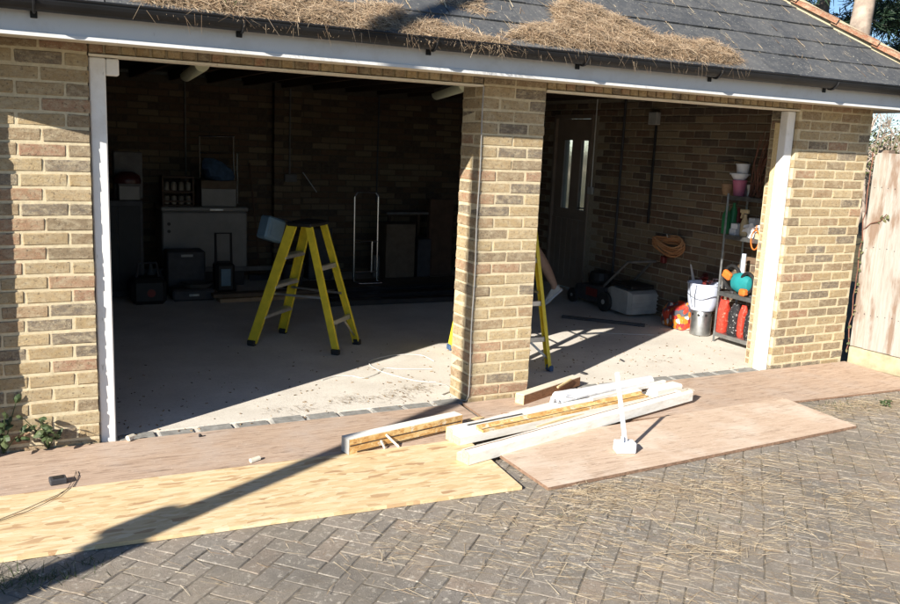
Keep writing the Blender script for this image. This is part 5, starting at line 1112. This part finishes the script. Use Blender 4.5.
# ------------------------------------------------------------------ plants
def leafshape(m, p, d, L_, wd, nrm):
    d = Vector(d).normalized(); n = Vector(nrm); s_ = d.cross(n).normalized(); n = s_.cross(d); p = Vector(p)
    m.add([p, p + d * L_ * .35 + s_ * wd / 2 - n * .004, p + d * L_ * .75 + s_ * wd * .38 - n * .006, p + d * L_ - n * .012, p + d * L_ * .75 - s_ * wd * .38 - n * .006, p + d * L_ * .35 - s_ * wd / 2 - n * .004, p + d * L_ * .5 + n * .004], [(0, 1, 6), (1, 2, 6), (2, 3, 6), (3, 4, 6), (4, 5, 6), (5, 0, 6)])
def weed(base, n, hgt, spread, label, seed, ls=.055, cat='plant'):
    r = random.Random(seed); base = Vector(base); t = thing('weed', base, label, cat, group='weeds at the foot of the garage'); m = MB(); tips = []
    for k in range(n):
        a = r.uniform(0, 2 * PI); e = base + Vector((math.cos(a) * spread * r.uniform(.3, 1), -abs(math.sin(a)) * spread * r.uniform(.2, .7), hgt * r.uniform(.35, 1))); mid = base.lerp(e, .5) + Vector((0, 0, .02)); m.tube([base, mid, e], [.004, .003, .002], 5); tips += [(mid, e - mid), (e, e - mid), (base.lerp(e, .75), e - mid)]
    m.build('stem', 'leaf', t)
    for p, d in tips:
        m = MB(); dd = Vector((r.gauss(0, 1), r.gauss(-.3, 1), r.gauss(.1, .5))); leafshape(m, p, dd, ls * r.uniform(.6, 1.2), ls * .62, (r.gauss(0, .5), -.6, 1)); m.build('leaf', 'leaf', t)
    return t
weed((-.26, -.012, .016), 9, .20, .16, 'dark leafy weed growing at the foot of the left wall', 3)
weed((-.47, -.012, .016), 8, .28, .15, 'taller weed at the left edge beside the downpipe', 5, .06)
weed((5.1, -1.02, .0), 7, .05, .06, 'small green weed on the driveway beyond the tan plywood', 9, .03)
vn = thing('climbing_twig', (5.93, -.03, .3), 'thin climbing twig up the corner between wall and fence', 'plant', ); m = MB(); P = [Vector((5.925 + .008 * math.sin(k * 1.7), -.022 + .006 * math.cos(k * 2.3), .1 + k * .08)) for k in range(22)]; m.tube(P, .005, 5); q = P[13]; m.tube([q, q + Vector((.02, -.05, .06)), q + Vector((.015, -.14, .09)), q + Vector((.0, -.2, .15))], .004, 5); m.build('stem', 'twig', vn); r = random.Random(4)
for k in range(26): m = MB(); p = r.choice(P) + Vector((0, -.005, r.uniform(0, .08))); leafshape(m, p, (r.gauss(-.3, .6), r.gauss(-.7, .5), r.gauss(0, .6)), r.uniform(.02, .035), .018, (-.5, -.5, .6)); m.build('leaf', 'bush', vn)
for k in range(5): m = MB(); leafshape(m, q + Vector((.01, -.12 - .02 * k, .085 + .016 * k)), (r.gauss(0, .5), -.5, r.gauss(.2, .5)), .05, .02, (-.6, -.2, .6)); m.build('leaf', 'bush', vn)
tf = MB(); r = random.Random(11)
for (cx, cy, n_, s_, h) in ((-.47, -1.42, 130, .10, .09), (-.30, -1.46, 70, .08, .05), (-.15, -1.36, 40, .06, .03), (4.85, -.95, 90, .2, .03), (3.9, -1.7, 40, .2, .025), (2.4, -2.0, 40, .2, .025), (1.9, -1.75, 40, .15, .025), (4.75, -.88, 60, .1, .04)):
    for k in range(n_): d = Vector((r.gauss(0, .6), r.gauss(0, .6), 1)); tf.blade((r.gauss(cx, s_), r.gauss(cy, s_ * .4), -.002), d, h * r.uniform(.4, 1.2), .004, (r.gauss(0, 1), r.gauss(0, 1), 0), .3)
tf.build('grass_tufts', 'leaf', kind='stuff', label='sparse grass tufts growing in the paving joints')
mo = MB()                                        # green tuft in the needle mat
gp_ = W(232, 4, -.36)
mg = thing('roof_weed', gp_, 'small green weed growing in the gutter among the needles', 'plant', group='weeds at the foot of the garage'); 
for k in range(26): d = Vector((r.gauss(0, .7), r.gauss(-.3, .6), 1)); mo.blade(gp_ + Vector((r.gauss(0, .03), r.gauss(0, .02), -.02)), d, r.uniform(.04, .10), .010, (r.gauss(0, 1), r.gauss(0, 1), 0), .3)
mo.build('leaf_tuft', 'leaf', mg)

# ------------------------------------------------------------------ trees beyond
def pine(base, h, rb, label, seed, z0, n_br, spread):
    r = random.Random(seed); base = Vector(base); t = thing('pine_tree', base, label, 'tree', group='trees beyond the garage'); m = MB(); N_ = 12
    tr = [base + Vector((.12 * math.sin(k * .9 + seed), .1 * math.cos(k * .7), h * k / N_)) for k in range(N_ + 1)]; m.tube(tr, [rb * (1 - .75 * k / N_) for k in range(N_ + 1)], 12)
    for k in range(n_br):
        z = z0 + (h - z0) * (k / n_br) ** .9; a = k * 2.4 + r.uniform(-.4, .4); L_ = spread * (1 - .65 * (z - z0) / (h - z0)) * r.uniform(.6, 1.1); o = Vector((tr[min(N_, int(z / h * N_))].x, tr[min(N_, int(z / h * N_))].y, base.z + z)); d = Vector((math.cos(a), math.sin(a), r.uniform(-.05, .3))); e = o + d * L_ + Vector((0, 0, .1 * L_))
        m.tube([o, o.lerp(e, .5) + Vector((0, 0, -.04 * L_)), e], [.05, .03, .012], 6); br.append((o, e, L_))
    m.build('trunk', 'bark', t, True); c = MB()
    for o, e, L_ in br:
        nk = int(15 * L_) + 4
        for i in range(nk):
            q = o.lerp(e, r.uniform(.25, 1.05)) + Vector((r.gauss(0, .22), r.gauss(0, .22), r.gauss(0, .12)))
            for j in range(34):
                d = Vector((r.gauss(0, 1), r.gauss(0, 1), r.gauss(.15, .7))).normalized(); c.blade(q + d * r.uniform(0, .15), d, r.uniform(.14, .30), .028, d.cross(Vector((r.gauss(0, 1), r.gauss(0, 1), r.gauss(0, 1)))), .1, 1)
    c.build('crown', 'pine_leaf', t); br.clear(); return t
br = []
q = W(861, 5, 8.5); pine((q.x, q.y, 0), 13, .30, 'tall pine tree rising behind the roof hip', 2, 4.75, 30, 3.2)
q = W(930, 30, 12); pine((q.x, q.y, 0), 12, .26, 'pine tree at the right edge behind the tall pine', 6, 3.2, 24, 3.2)
q = W(822, -10, 11.5); pine((q.x, q.y, 0), 13, .24, 'farther pine tree mostly hidden by the roof', 8, 4.2, 34, 3.0)
def bush(base, h, w_, n, mat, label, seed, name='bush'):
    r = random.Random(seed); base = Vector(base); t = thing(name, base, label, name, group='bushes beyond the fence'); m = MB(); tips = []
    def grow(p, d, L_, rr, dep):
        e = p + d * L_; m.tube([p, e], [rr, rr * .7], 5, cap=False)
        if dep == 0: tips.append(e); return
        for k in range(3):
            nd = (d + Vector((r.gauss(0, .5), r.gauss(0, .5), r.gauss(.1, .3)))).normalized(); grow(e, nd, L_ * r.uniform(.6, .85), rr * .65, dep - 1)
    for k in range(3): grow(base + Vector((r.uniform(-.2, .2) * w_, r.uniform(-.2, .2) * w_, 0)), Vector((r.gauss(0, .25), r.gauss(0, .25), 1)).normalized(), h * .33, .03 * h / 2, 4)
    m.build('trunk', 'bark', t); c = MB()
    for k in range(n):
        p = r.choice(tips) + Vector((r.gauss(0, .1), r.gauss(0, .1), r.gauss(0, .1))); leafshape(c, p, (r.gauss(0, 1), r.gauss(0, 1), r.gauss(0, 1)), r.uniform(.05, .09), .05, (r.gauss(0, 1), r.gauss(0, 1), 1))
    c.build('crown', mat, t)
q = W(878, 140, 7); bush((q.x, q.y, 0), 2.35, 1.2, 900, 'bush', 'olive brown bush showing between wall corner and fence', 1)
q = W(896, 140, 8); bush((q.x + .2, q.y, 0), 2.5, 1.4, 1400, 'bush', 'olive brown bush at the right edge above the fence', 2)
q = W(884, 120, 6.2); bush((q.x, q.y, 0), 2.9, .5, 25, 'bush', 'nearly bare sapling with pale stems above the fence', 5, 'sapling')
# hedge line far behind, so that the gap does not end in bare ground
for k in range(9): bush((10 + k * 2.3, 16 + (k % 3) * 1.2, 0), 2.6 + (k % 4) * .3, 1.5, 700, 'bush', 'distant bush, number %s from the left in the far hedge' % ('one two three four five six seven eight nine'.split()[k]), 20 + k)

# ------------------------------------------------------------------ timber pole left of the camera: its shadow crosses the boards and climbs the pier
d_ = SUN_H; pb_ = Vector((2.235, .035)) - d_ * 6.05
pole = thing('timber_pole', (pb_.x, pb_.y, 0), 'tall slim timber pole with a small meter box, outside the left of the picture', 'pole')
m = MB(); m.tube([(pb_.x, pb_.y, -.3), (pb_.x, pb_.y, 1.6), (pb_.x, pb_.y, 2.1), (pb_.x, pb_.y, 7.2)], [.095, .085, .062, .050], 14); m.build('shaft', 'pole', pole)
Rp = Matrix.Rotation(math.atan2(d_.y, d_.x), 3, 'Z'); sd_ = Vector((-d_.y, d_.x, 0)); m = MB(); m.box(Vector((pb_.x, pb_.y, 1.86)) + sd_ * .09, (.10, .10, .20), Rp, .03); m.build('meter_box', 'greyp', pole)
m = MB(); m.bar((pb_.x - .35 * d_.y, pb_.y + .35 * d_.x, 6.7), (pb_.x + .35 * d_.y, pb_.y - .35 * d_.x, 6.7), .07, .09); m.build('cross_arm', 'pole', pole)
